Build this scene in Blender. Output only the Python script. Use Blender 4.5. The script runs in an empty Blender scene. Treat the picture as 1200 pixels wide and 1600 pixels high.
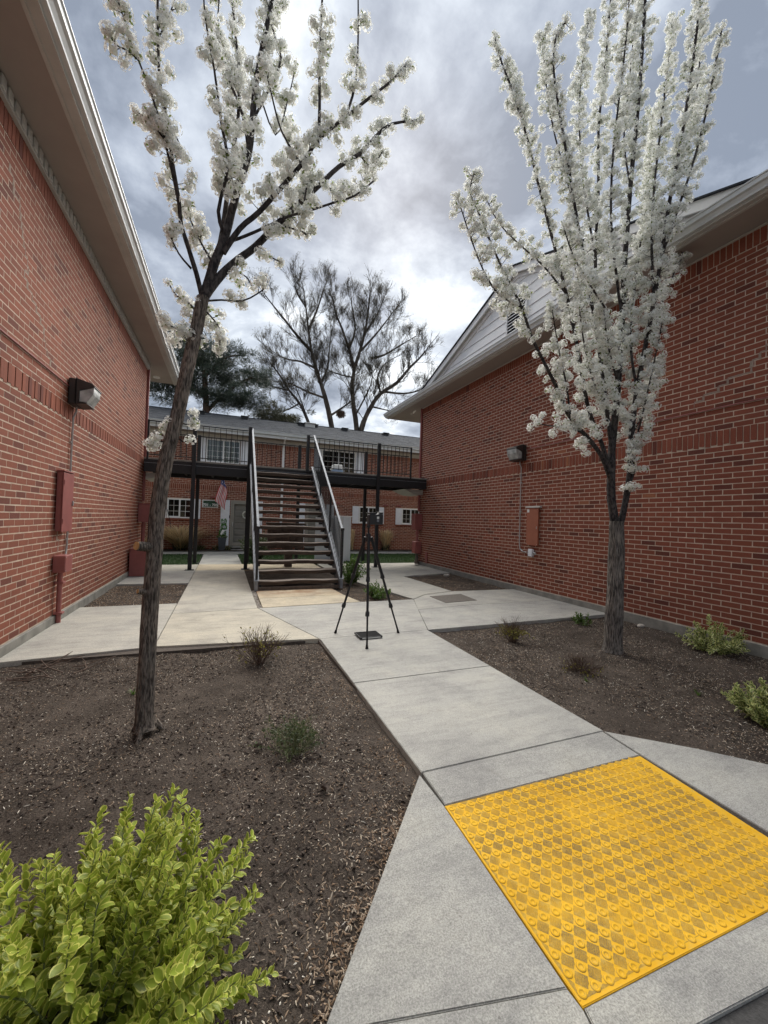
import bpy, bmesh, math, random
import numpy as np
from mathutils import Vector, Matrix, noise

random.seed(7)
rng = np.random.default_rng(7)
SC = bpy.context.scene
COL = SC.collection
PI = math.pi

# ------------------------------------------------------------------ camera
CAM_H = 1.6
F_PX, YAW, PITCH, ROLL = 622.44, math.radians(21.640), math.radians(1.124), math.radians(1.838)
_f = Vector((math.sin(YAW) * math.cos(PITCH), math.cos(YAW) * math.cos(PITCH), math.sin(PITCH)))
_r = Vector((math.cos(YAW), -math.sin(YAW), 0))
_u = _r.cross(_f)
CR = _r * math.cos(ROLL) + _u * math.sin(ROLL)
CU = -_r * math.sin(ROLL) + _u * math.cos(ROLL)
CF = _f
cam_data = bpy.data.cameras.new('camera')
cam = bpy.data.objects.new('camera', cam_data)
COL.objects.link(cam)
mw = Matrix.Identity(4)
for i in range(3):
    mw[i][0], mw[i][1], mw[i][2] = CR[i], CU[i], -CF[i]
mw[2][3] = CAM_H
cam.matrix_world = mw
cam_data.sensor_fit = 'HORIZONTAL'
cam_data.sensor_width = 36.0
cam_data.lens = F_PX / 1200 * 36.0
cam_data.clip_start = 0.02
cam_data.clip_end = 2000
SC.camera = cam


def px(v):
    """(depth, x, y) of a world point in the 1200x1600 photograph: used only to rank pieces by their size in view"""
    d = Vector(v) - Vector((0, 0, CAM_H))
    z = d.dot(CF)
    if z < 0.05:
        return (z, -9999, -9999)
    return (z, 600 + F_PX * d.dot(CR) / z, 800 - F_PX * d.dot(CU) / z)


# ------------------------------------------------------------------ sky and sun
SUN_AZ, SUN_EL = math.radians(22), math.radians(40)      # azimuth from +Y towards +X
world = bpy.data.worlds.new('World')
SC.world = world
world.use_nodes = True
nt = world.node_tree
nt.nodes.clear()
N = nt.nodes.new


def ln(a, b):
    nt.links.new(a, b)


out = N('ShaderNodeOutputWorld')
bg = N('ShaderNodeBackground')
sky = N('ShaderNodeTexSky')
sky.sky_type = 'NISHITA'
sky.sun_disc = False
sky.sun_elevation = SUN_EL
sky.sun_rotation = SUN_AZ
sky.air_density = 1.0
sky.dust_density = 1.5
skym = N('ShaderNodeMix'); skym.data_type = 'RGBA'; skym.blend_type = 'MULTIPLY'
skym.inputs['Factor'].default_value = 1.0
skym.inputs['B'].default_value = (1, 1, 1, 1)
tc = N('ShaderNodeTexCoord')
sep = N('ShaderNodeSeparateXYZ'); ln(tc.outputs['Generated'], sep.inputs[0])


def math_node(op, a, b=None, clamp=False):
    m = N('ShaderNodeMath'); m.operation = op; m.use_clamp = clamp
    for i, v in enumerate((a, b)):
        if v is None:
            continue
        if isinstance(v, (int, float)):
            m.inputs[i].default_value = v
        else:
            ln(v, m.inputs[i])
    return m.outputs[0]


zc = math_node('MAXIMUM', sep.outputs['Z'], 0.0)
den = math_node('ADD', zc, 0.22)
ux = math_node('DIVIDE', sep.outputs['X'], den)
uy = math_node('DIVIDE', sep.outputs['Y'], den)
comb = N('ShaderNodeCombineXYZ'); ln(ux, comb.inputs[0]); ln(uy, comb.inputs[1])
n1 = N('ShaderNodeTexNoise'); ln(comb.outputs[0], n1.inputs['Vector'])
n1.inputs['Scale'].default_value = 2.1; n1.inputs['Detail'].default_value = 9; n1.inputs['Roughness'].default_value = 0.6
n1.inputs['Distortion'].default_value = 0.2
n2 = N('ShaderNodeTexNoise'); ln(comb.outputs[0], n2.inputs['Vector'])
n2.inputs['Scale'].default_value = 0.5; n2.inputs['Detail'].default_value = 2
mixn = math_node('ADD', math_node('MULTIPLY', n1.outputs['Fac'], 0.68), math_node('MULTIPLY', n2.outputs['Fac'], 0.32))
# thin cloud round the hidden sun lets more light through
sd = Vector((math.sin(SUN_AZ) * math.cos(SUN_EL), math.cos(SUN_AZ) * math.cos(SUN_EL), math.sin(SUN_EL)))
dot = N('ShaderNodeVectorMath'); dot.operation = 'DOT_PRODUCT'
ln(tc.outputs['Generated'], dot.inputs[0]); dot.inputs[1].default_value = sd
glow = math_node('POWER', math_node('MAXIMUM', dot.outputs['Value'], 0.0), 9.0)
dens = math_node('ADD', mixn, math_node('MULTIPLY', glow, 0.06))
ramp = N('ShaderNodeValToRGB'); ln(dens, ramp.inputs[0])
cr = ramp.color_ramp
cr.elements[0].position = 0.44; cr.elements[0].color = (0.048, 0.056, 0.070, 1)
cr.elements[1].position = 0.62; cr.elements[1].color = (0.205, 0.214, 0.222, 1)
e = cr.elements.new(0.50); e.color = (0.080, 0.090, 0.107, 1)
e = cr.elements.new(0.565); e.color = (0.130, 0.142, 0.158, 1)
SKY_STRENGTH = 0.07
# clouds are stated in final radiance: divide by the background strength
cl = N('ShaderNodeVectorMath'); cl.operation = 'SCALE'
ln(ramp.outputs['Color'], cl.inputs[0]); cl.inputs['Scale'].default_value = 1.0 / SKY_STRENGTH
mx = N('ShaderNodeMix'); mx.data_type = 'RGBA'
ln(sky.outputs['Color'], mx.inputs['A']); ln(cl.outputs['Vector'], mx.inputs['B'])
cover = math_node('ADD', 0.93, math_node('MULTIPLY', n2.outputs['Fac'], 0.1), clamp=True)
ln(cover, mx.inputs['Factor'])
ln(mx.outputs['Result'], bg.inputs['Color'])
bg.inputs['Strength'].default_value = SKY_STRENGTH
ln(bg.outputs[0], out.inputs['Surface'])

sun_data = bpy.data.lights.new('sun', 'SUN')
sun_data.energy = 1.5
sun_data.angle = math.radians(75)
sun_data.color = (1.0, 0.96, 0.9)
sun = bpy.data.objects.new('sun', sun_data)
COL.objects.link(sun)
sun.rotation_euler = (-sd).to_track_quat('-Z', 'Y').to_euler()
sun.location = (0, 0, 30)

SC.view_settings.view_transform = 'Standard'
SC.view_settings.look = 'None'
SC.view_settings.gamma = 1.0
SC.view_settings.use_curve_mapping = False
SC.view_settings.exposure = 2.5

# ------------------------------------------------------------------ helpers: objects


def props(o, label=None, cat=None, group=None, kind=None):
    if label: o['label'] = label
    if cat: o['category'] = cat
    if group: o['group'] = group
    if kind: o['kind'] = kind
    return o


def empty(name, loc=(0, 0, 0), label=None, cat=None, group=None, kind=None, rz=0.0):
    o = bpy.data.objects.new(name, None)
    o.empty_display_size = 0.1
    COL.objects.link(o)
    o.location = loc
    o.rotation_euler = (0, 0, rz)
    return props(o, label, cat, group, kind)


def link(name, me, parent=None, loc=(0, 0, 0), rot=None, scale=None):
    o = bpy.data.objects.new(name, me)
    COL.objects.link(o)
    if parent is not None:
        o.parent = parent
    o.location = loc
    if rot is not None: o.rotation_euler = rot
    if scale is not None: o.scale = scale
    return o


def mesh_np(name, V, F, mat, tint=None, edge=None, smooth=False):
    """uniform polygons: V (n,3), F (m,k)"""
    me = bpy.data.meshes.new(name)
    V = np.asarray(V, dtype=np.float32); F = np.asarray(F, dtype=np.int32)
    me.vertices.add(len(V)); me.vertices.foreach_set('co', V.ravel())
    k = F.shape[1]
    me.loops.add(F.size); me.loops.foreach_set('vertex_index', F.ravel())
    me.polygons.add(len(F)); me.polygons.foreach_set('loop_start', np.arange(0, F.size, k, dtype=np.int32))
    for nm, arr in (('tint', tint), ('edge', edge)):
        if arr is not None:
            a = me.attributes.new(nm, 'FLOAT', 'POINT')
            a.data.foreach_set('value', np.asarray(arr, dtype=np.float32))
    me.polygons.foreach_set('use_smooth', np.full(len(F), bool(smooth)))
    me.update(calc_edges=True)
    me.materials.append(mat)
    return me


def stamp(TV, TF, mats, tints=None, edge=None):
    """copy template (TV,TF) by a list of 4x4 matrices -> V,F,tint,edge"""
    mats = np.asarray(mats, dtype=np.float64)
    n, k = len(mats), len(TV)
    V = np.einsum('nij,kj->nki', mats[:, :3, :3], TV) + mats[:, None, :3, 3]
    F = (np.asarray(TF)[None] + (np.arange(n) * k)[:, None, None]).reshape(-1, np.asarray(TF).shape[1])
    t = None if tints is None else np.repeat(np.asarray(tints), k)
    e = None if edge is None else np.tile(edge, n)
    return V.reshape(-1, 3), F, t, e


def rot_mats(n, scale, axes=None):
    """random rotation matrices (n,4,4) with scale array"""
    q = rng.normal(size=(n, 4)); q /= np.linalg.norm(q, axis=1)[:, None]
    w, x, y, z = q.T
    R = np.stack([1 - 2 * (y * y + z * z), 2 * (x * y - z * w), 2 * (x * z + y * w),
                  2 * (x * y + z * w), 1 - 2 * (x * x + z * z), 2 * (y * z - x * w),
                  2 * (x * z - y * w), 2 * (y * z + x * w), 1 - 2 * (x * x + y * y)], axis=1).reshape(n, 3, 3)
    Mx = np.zeros((n, 4, 4)); Mx[:, :3, :3] = R * np.asarray(scale).reshape(-1, 1, 1); Mx[:, 3, 3] = 1
    return Mx


def frames_from(dirs, up=None, roll=None):
    """matrices whose +Y column is dirs, random roll"""
    d = dirs / np.linalg.norm(dirs, axis=1)[:, None]
    ref = np.tile(np.array([0.0, 0, 1.0]), (len(d), 1)) if up is None else up
    x = np.cross(d, ref); nx = np.linalg.norm(x, axis=1)[:, None]
    x = np.where(nx < 1e-4, np.array([1.0, 0, 0]), x / np.maximum(nx, 1e-6))
    z = np.cross(x, d)
    if roll is not None:
        c, s = np.cos(roll)[:, None], np.sin(roll)[:, None]
        x, z = x * c + z * s, -x * s + z * c
    Mx = np.zeros((len(d), 4, 4)); Mx[:, :3, 0] = x; Mx[:, :3, 1] = d; Mx[:, :3, 2] = z; Mx[:, 3, 3] = 1
    return Mx


class Geo:
    """collects shapes of one part, then links them as one mesh object"""
    def __init__(s):
        s.v, s.f, s.t = [], [], []

    def add(s, vs, fs, tint=0.5):
        b = len(s.v)
        s.v += [tuple(v) for v in vs]
        s.f += [tuple(b + i for i in f) for f in fs]
        s.t += [tint] * len(vs)
        return s

    def box(s, x0, x1, y0, y1, z0, z1, tint=0.5):
        vs = [(x, y, z) for x in (x0, x1) for y in (y0, y1) for z in (z0, z1)]
        return s.add(vs, [(0, 1, 3, 2), (4, 6, 7, 5), (0, 4, 5, 1), (2, 3, 7, 6), (0, 2, 6, 4), (1, 5, 7, 3)], tint)

    def bbox(s, x0, x1, y0, y1, z0, z1, b=0.004, tint=0.5):
        """box with chamfered edges"""
        bm = bmesh.new()
        r = bmesh.ops.create_cube(bm, size=1)
        for v in bm.verts:
            v.co = Vector(((x0 + x1) / 2 + v.co.x * (x1 - x0), (y0 + y1) / 2 + v.co.y * (y1 - y0), (z0 + z1) / 2 + v.co.z * (z1 - z0)))
        b = min(b, 0.45 * min(x1 - x0, y1 - y0, z1 - z0))
        bmesh.ops.bevel(bm, geom=bm.edges[:], offset=b, segments=1, affect='EDGES')
        bm.verts.index_update()
        s.add([v.co[:] for v in bm.verts], [[v.index for v in f.verts] for f in bm.faces], tint)
        bm.free()
        return s

    def poly(s, pts, z0, z1, tint=0.5):
        n = len(pts)
        z1s = z1 if hasattr(z1, '__len__') else [z1] * n
        z0s = z0 if hasattr(z0, '__len__') else [z0] * n
        a = sum(pts[i][0] * pts[(i + 1) % n][1] - pts[(i + 1) % n][0] * pts[i][1] for i in range(n))
        if a < 0:
            pts = pts[::-1]; z1s = z1s[::-1]; z0s = z0s[::-1]
        vs = [(p[0], p[1], z) for p, z in zip(pts, z0s)] + [(p[0], p[1], z) for p, z in zip(pts, z1s)]
        fs = [tuple(range(n - 1, -1, -1)), tuple(range(n, 2 * n))] + [(i, (i + 1) % n, n + (i + 1) % n, n + i) for i in range(n)]
        return s.add(vs, fs, tint)

    def extr(s, prof, axis, a, b, tint=0.5):
        """profile (u,w) extruded along axis 'x' (u=y,w=z) or 'y' (u=x,w=z)"""
        n = len(prof)
        if axis == 'x':
            vs = [(a, u, w) for u, w in prof] + [(b, u, w) for u, w in prof]
        else:
            vs = [(u, a, w) for u, w in prof] + [(u, b, w) for u, w in prof]
        fs = [tuple(range(n)), tuple(range(2 * n - 1, n - 1, -1))] + [(i, n + i, n + (i + 1) % n, (i + 1) % n) for i in range(n)]
        return s.add(vs, fs, tint)

    def tube(s, pts, rad, n=8, cap=True, tint=0.5, wob=0.0):
        pts = [Vector(p) for p in pts]
        if not hasattr(rad, '__len__'): rad = [rad] * len(pts)
        rings = []
        up = Vector((0.31, 0.95, 0.05))
        prev = None
        for i, p in enumerate(pts):
            d = (pts[min(i + 1, len(pts) - 1)] - pts[max(i - 1, 0)])
            if d.length < 1e-9: d = Vector((0, 0, 1))
            d.normalize()
            if prev is None:
                a = d.cross(up)
                if a.length < 1e-3: a = d.cross(Vector((1, 0, 0)))
            else:
                a = prev - d * prev.dot(d)
            a.normalize(); prev = a
            b = d.cross(a)
            ring = []
            for k in range(n):
                t = 2 * PI * k / n
                rr = rad[i] * (1 + (random.uniform(-wob, wob) if wob else 0))
                ring.append(p + a * (math.cos(t) * rr) + b * (math.sin(t) * rr))
            rings.append(ring)
        vs = [v for r in rings for v in r]
        fs = []
        for i in range(len(rings) - 1):
            for k in range(n):
                k2 = (k + 1) % n
                fs.append((i * n + k, i * n + k2, (i + 1) * n + k2, (i + 1) * n + k))
        if cap:
            fs.append(tuple(range(n - 1, -1, -1))); fs.append(tuple((len(rings) - 1) * n + k for k in range(n)))
        return s.add([v[:] for v in vs], fs, tint)

    def cyl(s, p0, p1, r, n=12, r1=None, tint=0.5):
        return s.tube([p0, p1], [r, r if r1 is None else r1], n, True, tint)

    def mesh(s, name, mat, smooth=False):
        me = bpy.data.meshes.new(name)
        me.from_pydata(s.v, [], s.f)
        a = me.attributes.new('tint', 'FLOAT', 'POINT')
        a.data.foreach_set('value', np.array(s.t, dtype=np.float32))
        if smooth:
            me.polygons.foreach_set('use_smooth', [True] * len(me.polygons))
        me.update()
        me.materials.append(mat)
        return me

    def build(s, name, mat, parent=None, smooth=False, **kw):
        me = s.mesh(name, mat, smooth)
        if smooth:
            try:
                me.set_sharp_from_angle(angle=math.radians(40))
            except Exception:
                pass
        o = link(name, me, parent)
        if kw: props(o, **kw)
        return o


# ------------------------------------------------------------------ helpers: materials


class MatB:
    def __init__(s, name, rough=0.7, metallic=0.0, spec=0.5):
        s.m = bpy.data.materials.new(name)
        s.m.use_nodes = True
        s.nt = s.m.node_tree
        s.b = s.nt.nodes['Principled BSDF']
        s.b.inputs['Roughness'].default_value = rough
        s.b.inputs['Metallic'].default_value = metallic
        s.b.inputs['Specular IOR Level'].default_value = spec
        s.h = None

    def n(s, t, **kw):
        nd = s.nt.nodes.new(t)
        for k, v in kw.items(): setattr(nd, k, v)
        return nd

    def l(s, a, b): s.nt.links.new(a, b)

    def coord(s, scale=(1, 1, 1), obj=True):
        t = s.n('ShaderNodeTexCoord')
        mp = s.n('ShaderNodeMapping')
        mp.inputs['Scale'].default_value = scale
        if obj:
            s.l(t.outputs['Object'], mp.inputs['Vector'])
        else:
            g = s.n('ShaderNodeNewGeometry'); s.l(g.outputs['Position'], mp.inputs['Vector'])
        return mp.outputs[0]

    def noise(s, scale, detail=4, rough=0.5, vec=None, dist=0.0):
        nd = s.n('ShaderNodeTexNoise')
        nd.inputs['Scale'].default_value = scale; nd.inputs['Detail'].default_value = detail
        nd.inputs['Roughness'].default_value = rough; nd.inputs['Distortion'].default_value = dist
        if vec is None: vec = s.coord(obj=False)
        s.l(vec, nd.inputs['Vector'])
        return nd.outputs['Fac']

    def ramp(s, fac, stops):
        r = s.n('ShaderNodeValToRGB')
        els = r.color_ramp.elements
        for i, (p, c) in enumerate(stops):
            e = els[i] if i < 2 else els.new(p)
            e.position = p; e.color = (*c, 1) if len(c) == 3 else c
        s.l(fac, r.inputs[0])
        return r.outputs['Color']

    def attr(s, name):
        a = s.n('ShaderNodeAttribute'); a.attribute_name = name
        return a.outputs['Fac']

    def mix(s, fac, a, b, mode='MIX'):
        m = s.n('ShaderNodeMix'); m.data_type = 'RGBA'; m.blend_type = mode
        for k, v in (('Factor', fac), ('A', a), ('B', b)):
            if isinstance(v, (int, float)): m.inputs[k].default_value = v
            elif isinstance(v, tuple): m.inputs[k].default_value = (*v, 1)
            else: s.l(v, m.inputs[k])
        return m.outputs['Result']

    def math(s, op, a, b=None, clamp=False):
        m = s.n('ShaderNodeMath'); m.operation = op; m.use_clamp = clamp
        for i, v in enumerate((a, b)):
            if v is None: continue
            if isinstance(v, (int, float)): m.inputs[i].default_value = v
            else: s.l(v, m.inputs[i])
        return m.outputs[0]

    def color(s, c):
        if isinstance(c, tuple): s.b.inputs['Base Color'].default_value = (*c, 1)
        else: s.l(c, s.b.inputs['Base Color'])
        return s

    def bump(s, h, strength=0.3, dist=0.01):
        b = s.n('ShaderNodeBump')
        b.inputs['Strength'].default_value = strength; b.inputs['Distance'].default_value = dist
        s.l(h, b.inputs['Height']); s.l(b.outputs[0], s.b.inputs['Normal'])
        return s


def sh(c, k):
    return tuple(min(1.0, x * k) for x in c)


def plain(name, c, rough=0.6, metallic=0.0, var=0.12, scale=6.0, bump=0.0, bscale=60.0, spec=0.5):
    m = MatB(name, rough, metallic, spec)
    f = m.noise(scale, 4, 0.6)
    m.color(m.ramp(f, [(0.3, sh(c, 1 - var)), (0.7, sh(c, 1 + var))]))
    if bump:
        m.bump(m.noise(bscale, 3), bump, 0.004)
    return m.m


def brick_mat(name, base, dark, hot):
    m = MatB(name, 0.88, spec=0.25)
    t = m.attr('tint')
    c = m.ramp(t, [(0.0, dark), (1.0, hot), (0.25, sh(base, 0.86)), (0.6, base), (0.9, sh(base, 1.12))])
    f = m.noise(38, 5, 0.65)
    c = m.mix(m.math('MULTIPLY', f, 0.55), c, sh(base, 0.55))
    g = m.noise(0.55, 3, 0.6)
    c = m.mix(1.0, c, m.ramp(g, [(0.35, (0.86, 0.86, 0.88)), (0.65, (1.1, 1.07, 1.04))]), 'MULTIPLY')
    w = m.noise(170, 2, 0.5)
    c = m.mix(m.math('MULTIPLY', m.math('GREATER_THAN', w, 0.68), 0.35), c, (0.45, 0.32, 0.24))
    m.color(c)
    m.bump(m.math('ADD', f, m.noise(240, 2)), 0.3, 0.0015)
    return m.m


def concrete_mat():
    m = MatB('concrete', 0.9, spec=0.25)
    t = m.attr('tint')
    base = m.ramp(t, [(0.0, (0.34, 0.34, 0.32)), (1.0, (0.56, 0.44, 0.285)), (0.5, (0.44, 0.43, 0.395)), (0.75, (0.56, 0.51, 0.40))])
    f = m.noise(1.6, 6, 0.62)
    c = m.mix(1.0, base, m.ramp(f, [(0.3, (0.74, 0.74, 0.76)), (0.52, (0.98, 0.98, 0.98)), (0.72, (1.12, 1.11, 1.07))]), 'MULTIPLY')
    st = m.noise(7, 5, 0.7, m.coord((0.35, 1.6, 1), obj=False), 0.6)
    c = m.mix(1.0, c, m.ramp(st, [(0.32, (0.82, 0.82, 0.83)), (0.55, (1.0, 1.0, 1.0))]), 'MULTIPLY')
    fine = m.noise(150, 3, 0.7)
    c = m.mix(1.0, c, m.ramp(fine, [(0.34, (0.66, 0.66, 0.66)), (0.66, (1.22, 1.22, 1.22))]), 'MULTIPLY')
    mid = m.noise(28, 5, 0.75)
    c = m.mix(1.0, c, m.ramp(mid, [(0.32, (0.90, 0.90, 0.90)), (0.66, (1.08, 1.08, 1.07))]), 'MULTIPLY')
    bl = m.noise(3.3, 5, 0.7, dist=1.2)
    c = m.mix(m.ramp(bl, [(0.60, (0, 0, 0)), (0.74, (0.35, 0.35, 0.35))]), c, (0.19, 0.175, 0.15))
    sp = m.noise(60, 1, 0.4)
    c = m.mix(m.math('MULTIPLY', m.math('GREATER_THAN', sp, 0.76), .6), c, (0.17, 0.16, 0.145))
    m.color(c)
    broom = m.noise(55, 2, 0.6, m.coord((0.15, 3.0, 1), obj=False))
    m.bump(m.math('ADD', m.math('MULTIPLY', broom, 1.2), fine), 0.42, 0.0025)
    return m.m


def soil_mat():
    m = MatB('soil', 0.97, spec=0.15)
    f = m.noise(3.2, 6, 0.65)
    c = m.ramp(f, [(0.3, (0.040, 0.032, 0.026)), (0.7, (0.098, 0.081, 0.068))])
    g = m.noise(90, 4, 0.7)
    c = m.mix(1.0, c, m.ramp(g, [(0.32, (0.42, 0.42, 0.42)), (0.68, (1.6, 1.55, 1.5))]), 'MULTIPLY')
    s2 = m.noise(260, 1, 0.5)
    c = m.mix(m.math('MULTIPLY', m.math('GREATER_THAN', s2, 0.715), 0.75), c, (0.30, 0.26, 0.21))
    m.color(c)
    m.bump(m.math('ADD', g, m.noise(22, 4, 0.6)), 0.9, 0.012)
    return m.m


def bark_mat(name, dark, light, vs=(1, 1, 0.22), scale=48, bd=0.012):
    m = MatB(name, 0.93, spec=0.2)
    vec = m.coord(vs, obj=False)
    f = m.noise(scale, 4, 0.55, vec, 0.35)
    c = m.ramp(f, [(0.38, dark), (0.62, light)])
    g = m.noise(4, 3)
    c = m.mix(1.0, c, m.ramp(g, [(0.3, (0.75, 0.75, 0.75)), (0.7, (1.2, 1.17, 1.13))]), 'MULTIPLY')
    m.color(c)
    m.bump(f, 1.0, bd)
    return m.m


def leaf_mat(name, centre, margin, lo=0.58, hi=0.72, trans=0.35, rough=0.42):
    m = MatB(name, rough, spec=0.45)
    e = m.attr('edge'); t = m.attr('tint')
    c1 = m.mix(t, sh(centre, 0.55), sh(centre, 1.35))
    c2 = m.mix(t, sh(margin, 0.85), sh(margin, 1.12))
    wob = m.math('ADD', e, m.math('MULTIPLY', m.math('SUBTRACT', m.noise(70, 2), 0.5), 0.5))
    f = m.ramp(wob, [(lo, (0, 0, 0)), (hi, (1, 1, 1))])
    c = m.mix(f, c1, c2)
    m.color(c)
    tr = m.n('ShaderNodeBsdfTranslucent'); m.l(c, tr.inputs['Color'])
    mxs = m.n('ShaderNodeMixShader'); mxs.inputs[0].default_value = trans
    m.l(m.b.outputs[0], mxs.inputs[1]); m.l(tr.outputs[0], mxs.inputs[2])
    o = m.nt.nodes['Material Output']; m.l(mxs.outputs[0], o.inputs['Surface'])
    return m.m


M = {}
M['brick_l'] = brick_mat('red_brick', (0.285, 0.098, 0.062), (0.135, 0.047, 0.037), (0.37, 0.16, 0.09))
M['brick_r'] = brick_mat('dark_red_brick', (0.255, 0.078, 0.048), (0.11, 0.036, 0.028), (0.34, 0.135, 0.07))
M['mortar'] = plain('mortar', (0.56, 0.46, 0.365), 0.95, var=0.2, scale=9, bump=0.5, bscale=220)
M['mortar_patch'] = plain('repair_mortar', (0.30, 0.235, 0.19), 0.95, var=0.2, scale=30, bump=0.6, bscale=140)
M['concrete'] = concrete_mat()
M['footing'] = plain('footing', (0.23, 0.22, 0.195), 0.95, var=0.3, scale=5, bump=0.5, bscale=90)
M['soil'] = soil_mat()
M['clod'] = plain('clod', (0.085, 0.070, 0.058), 0.97, var=0.35, scale=40)
M['white_paint'] = plain('white_paint', (0.80, 0.80, 0.79), 0.5, var=0.05, scale=3)
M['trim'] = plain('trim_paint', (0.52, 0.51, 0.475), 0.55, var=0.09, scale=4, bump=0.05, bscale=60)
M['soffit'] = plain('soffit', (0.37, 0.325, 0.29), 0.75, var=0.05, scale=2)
M['gutter'] = plain('gutter_metal', (0.60, 0.62, 0.615), 0.38, var=0.07, scale=5)
M['red_metal'] = plain('red_painted_metal', (0.265, 0.085, 0.075), 0.45, var=0.12, scale=6)
M['orange_metal'] = plain('brown_orange_metal', (0.33, 0.115, 0.066), 0.5, var=0.08, scale=6)
M['black_metal'] = plain('black_metal', (0.010, 0.0105, 0.012), 0.6, var=0.25, scale=8)
M['grey_metal'] = plain('weathered_grey_metal', (0.20, 0.215, 0.235), 0.5, var=0.25, scale=9, metallic=0.2)
M['steel'] = plain('galvanised_steel', (0.46, 0.46, 0.45), 0.4, metallic=0.7, var=0.12, scale=12)
M['bronze'] = plain('dark_bronze_housing', (0.030, 0.027, 0.025), 0.45, var=0.2)
M['shutter'] = plain('white_shutter', (0.78, 0.80, 0.84), 0.55, var=0.05)
M['door'] = plain('taupe_storm_door', (0.30, 0.28, 0.235), 0.5, var=0.06)
M['door_panel'] = plain('taupe_door_panel', (0.20, 0.19, 0.165), 0.5, var=0.1)
M['grey_panel'] = plain('pale_grey_panel', (0.72, 0.75, 0.78), 0.6, var=0.05, scale=2)
M['planter'] = plain('slate_planter', (0.055, 0.065, 0.078), 0.6)
M['green_sign'] = plain('green_sign', (0.012, 0.062, 0.035), 0.4, var=0.05)
M['sign_white'] = plain('sign_white', (0.75, 0.76, 0.74), 0.5, var=0.03)
M['rubber'] = plain('rubber', (0.012, 0.012, 0.012), 0.9, spec=.15)
M['plastic_black'] = plain('black_plastic', (0.016, 0.016, 0.018), 0.55)
M['plastic_blue'] = plain('pale_blue_plastic', (0.30, 0.42, 0.60), 0.4)
M['asphalt'] = plain('asphalt', (0.052, 0.051, 0.05), 0.95, var=0.3, scale=60, bump=0.8, bscale=160)
M['rust_wood'] = plain('old_post_wood', (0.095, 0.074, 0.060), 0.85, var=0.3, scale=14)
M['cut_wood'] = plain('fresh_cut_wood', (0.50, 0.29, 0.12), 0.8, var=0.25, scale=40)
M['stone'] = plain('pale_stone', (0.42, 0.38, 0.33), 0.85, var=0.2, scale=20, bump=0.4)
M['mat_brown'] = plain('brown_stone_plate', (0.135, 0.120, 0.102), 0.9, var=0.2, scale=18, bump=0.5, bscale=120)
M['chip'] = None


def chip_mat():
    m = MatB('wood_chip', 0.85, spec=0.2)
    m.color(m.ramp(m.attr('tint'), [(0.0, (0.16, 0.10, 0.06)), (1.0, (0.78, 0.72, 0.62)), (0.4, (0.32, 0.23, 0.16)), (0.75, (0.54, 0.46, 0.36))]))
    return m.m


M['chip'] = chip_mat()
M['mulch'] = plain('dark_bark_mulch', (0.055, 0.040, 0.031), 0.95, var=0.45, scale=30)


def tread_mat():
    m = MatB('weathered_tread', 0.75, spec=0.3)
    f = m.noise(26, 5, 0.6, m.coord((0.12, 1, 1), obj=False), 0.4)
    g = m.n('ShaderNodeNewGeometry')
    sp = m.n('ShaderNodeSeparateXYZ'); m.l(g.outputs['True Normal'], sp.inputs[0])
    edge = m.attr('tint')
    c = m.ramp(f, [(0.35, (0.038, 0.027, 0.021)), (0.65, (0.115, 0.084, 0.066))])
    c2 = m.ramp(f, [(0.35, (0.13, 0.10, 0.082)), (0.65, (0.30, 0.255, 0.215))])
    c = m.mix(m.ramp(edge, [(0.45, (0, 0, 0)), (0.6, (1, 1, 1))]), c, c2)
    m.color(c); m.bump(f, 0.8, 0.006)
    return m.m


M['tread'] = tread_mat()
M['bark_l'] = bark_mat('pear_bark', (0.050, 0.043, 0.038), (0.245, 0.21, 0.18), (1, 1, 0.16), 95, 0.010)
M['bark_r'] = bark_mat('grey_pear_bark', (0.045, 0.041, 0.038), (0.25, 0.228, 0.205), (1, 1, 0.13), 80, 0.010)
M['limb'] = bark_mat('smooth_limb_bark', (0.022, 0.020, 0.021), (0.085, 0.075, 0.072), (1, 1, 0.5), 40, 0.006)
M['bare'] = bark_mat('bare_tree_bark', (0.042, 0.036, 0.031), (0.10, 0.086, 0.072), (1, 1, 0.3), 4, 0.03)
M['pine_bark'] = bark_mat('pine_bark', (0.05, 0.03, 0.022), (0.15, 0.095, 0.07), (1, 1, 0.3), 5, 0.03)
M['twig'] = plain('dry_twig', (0.115, 0.078, 0.058), 0.85, var=0.3, scale=30)
M['green_twig'] = plain('green_twig', (0.16, 0.19, 0.08), 0.7, var=0.3, scale=30)


def petal_mat():
    m = MatB('white_petal', 0.6, spec=0.3)
    t = m.attr('tint')
    c = m.ramp(t, [(0.0, (0.14, 0.18, 0.05)), (1.0, (0.93, 0.93, 0.90)), (0.12, (0.26, 0.32, 0.10)), (0.17, (0.16, 0.07, 0.06)), (0.22, (0.48, 0.50, 0.32)), (0.30, (0.84, 0.85, 0.80))])
    m.color(c)
    tr = m.n('ShaderNodeBsdfTranslucent'); m.l(c, tr.inputs['Color'])
    mxs = m.n('ShaderNodeMixShader'); mxs.inputs[0].default_value = 0.42
    m.l(m.b.outputs[0], mxs.inputs[1]); m.l(tr.outputs[0], mxs.inputs[2])
    m.l(mxs.outputs[0], m.nt.nodes['Material Output'].inputs['Surface'])
    return m.m


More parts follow.
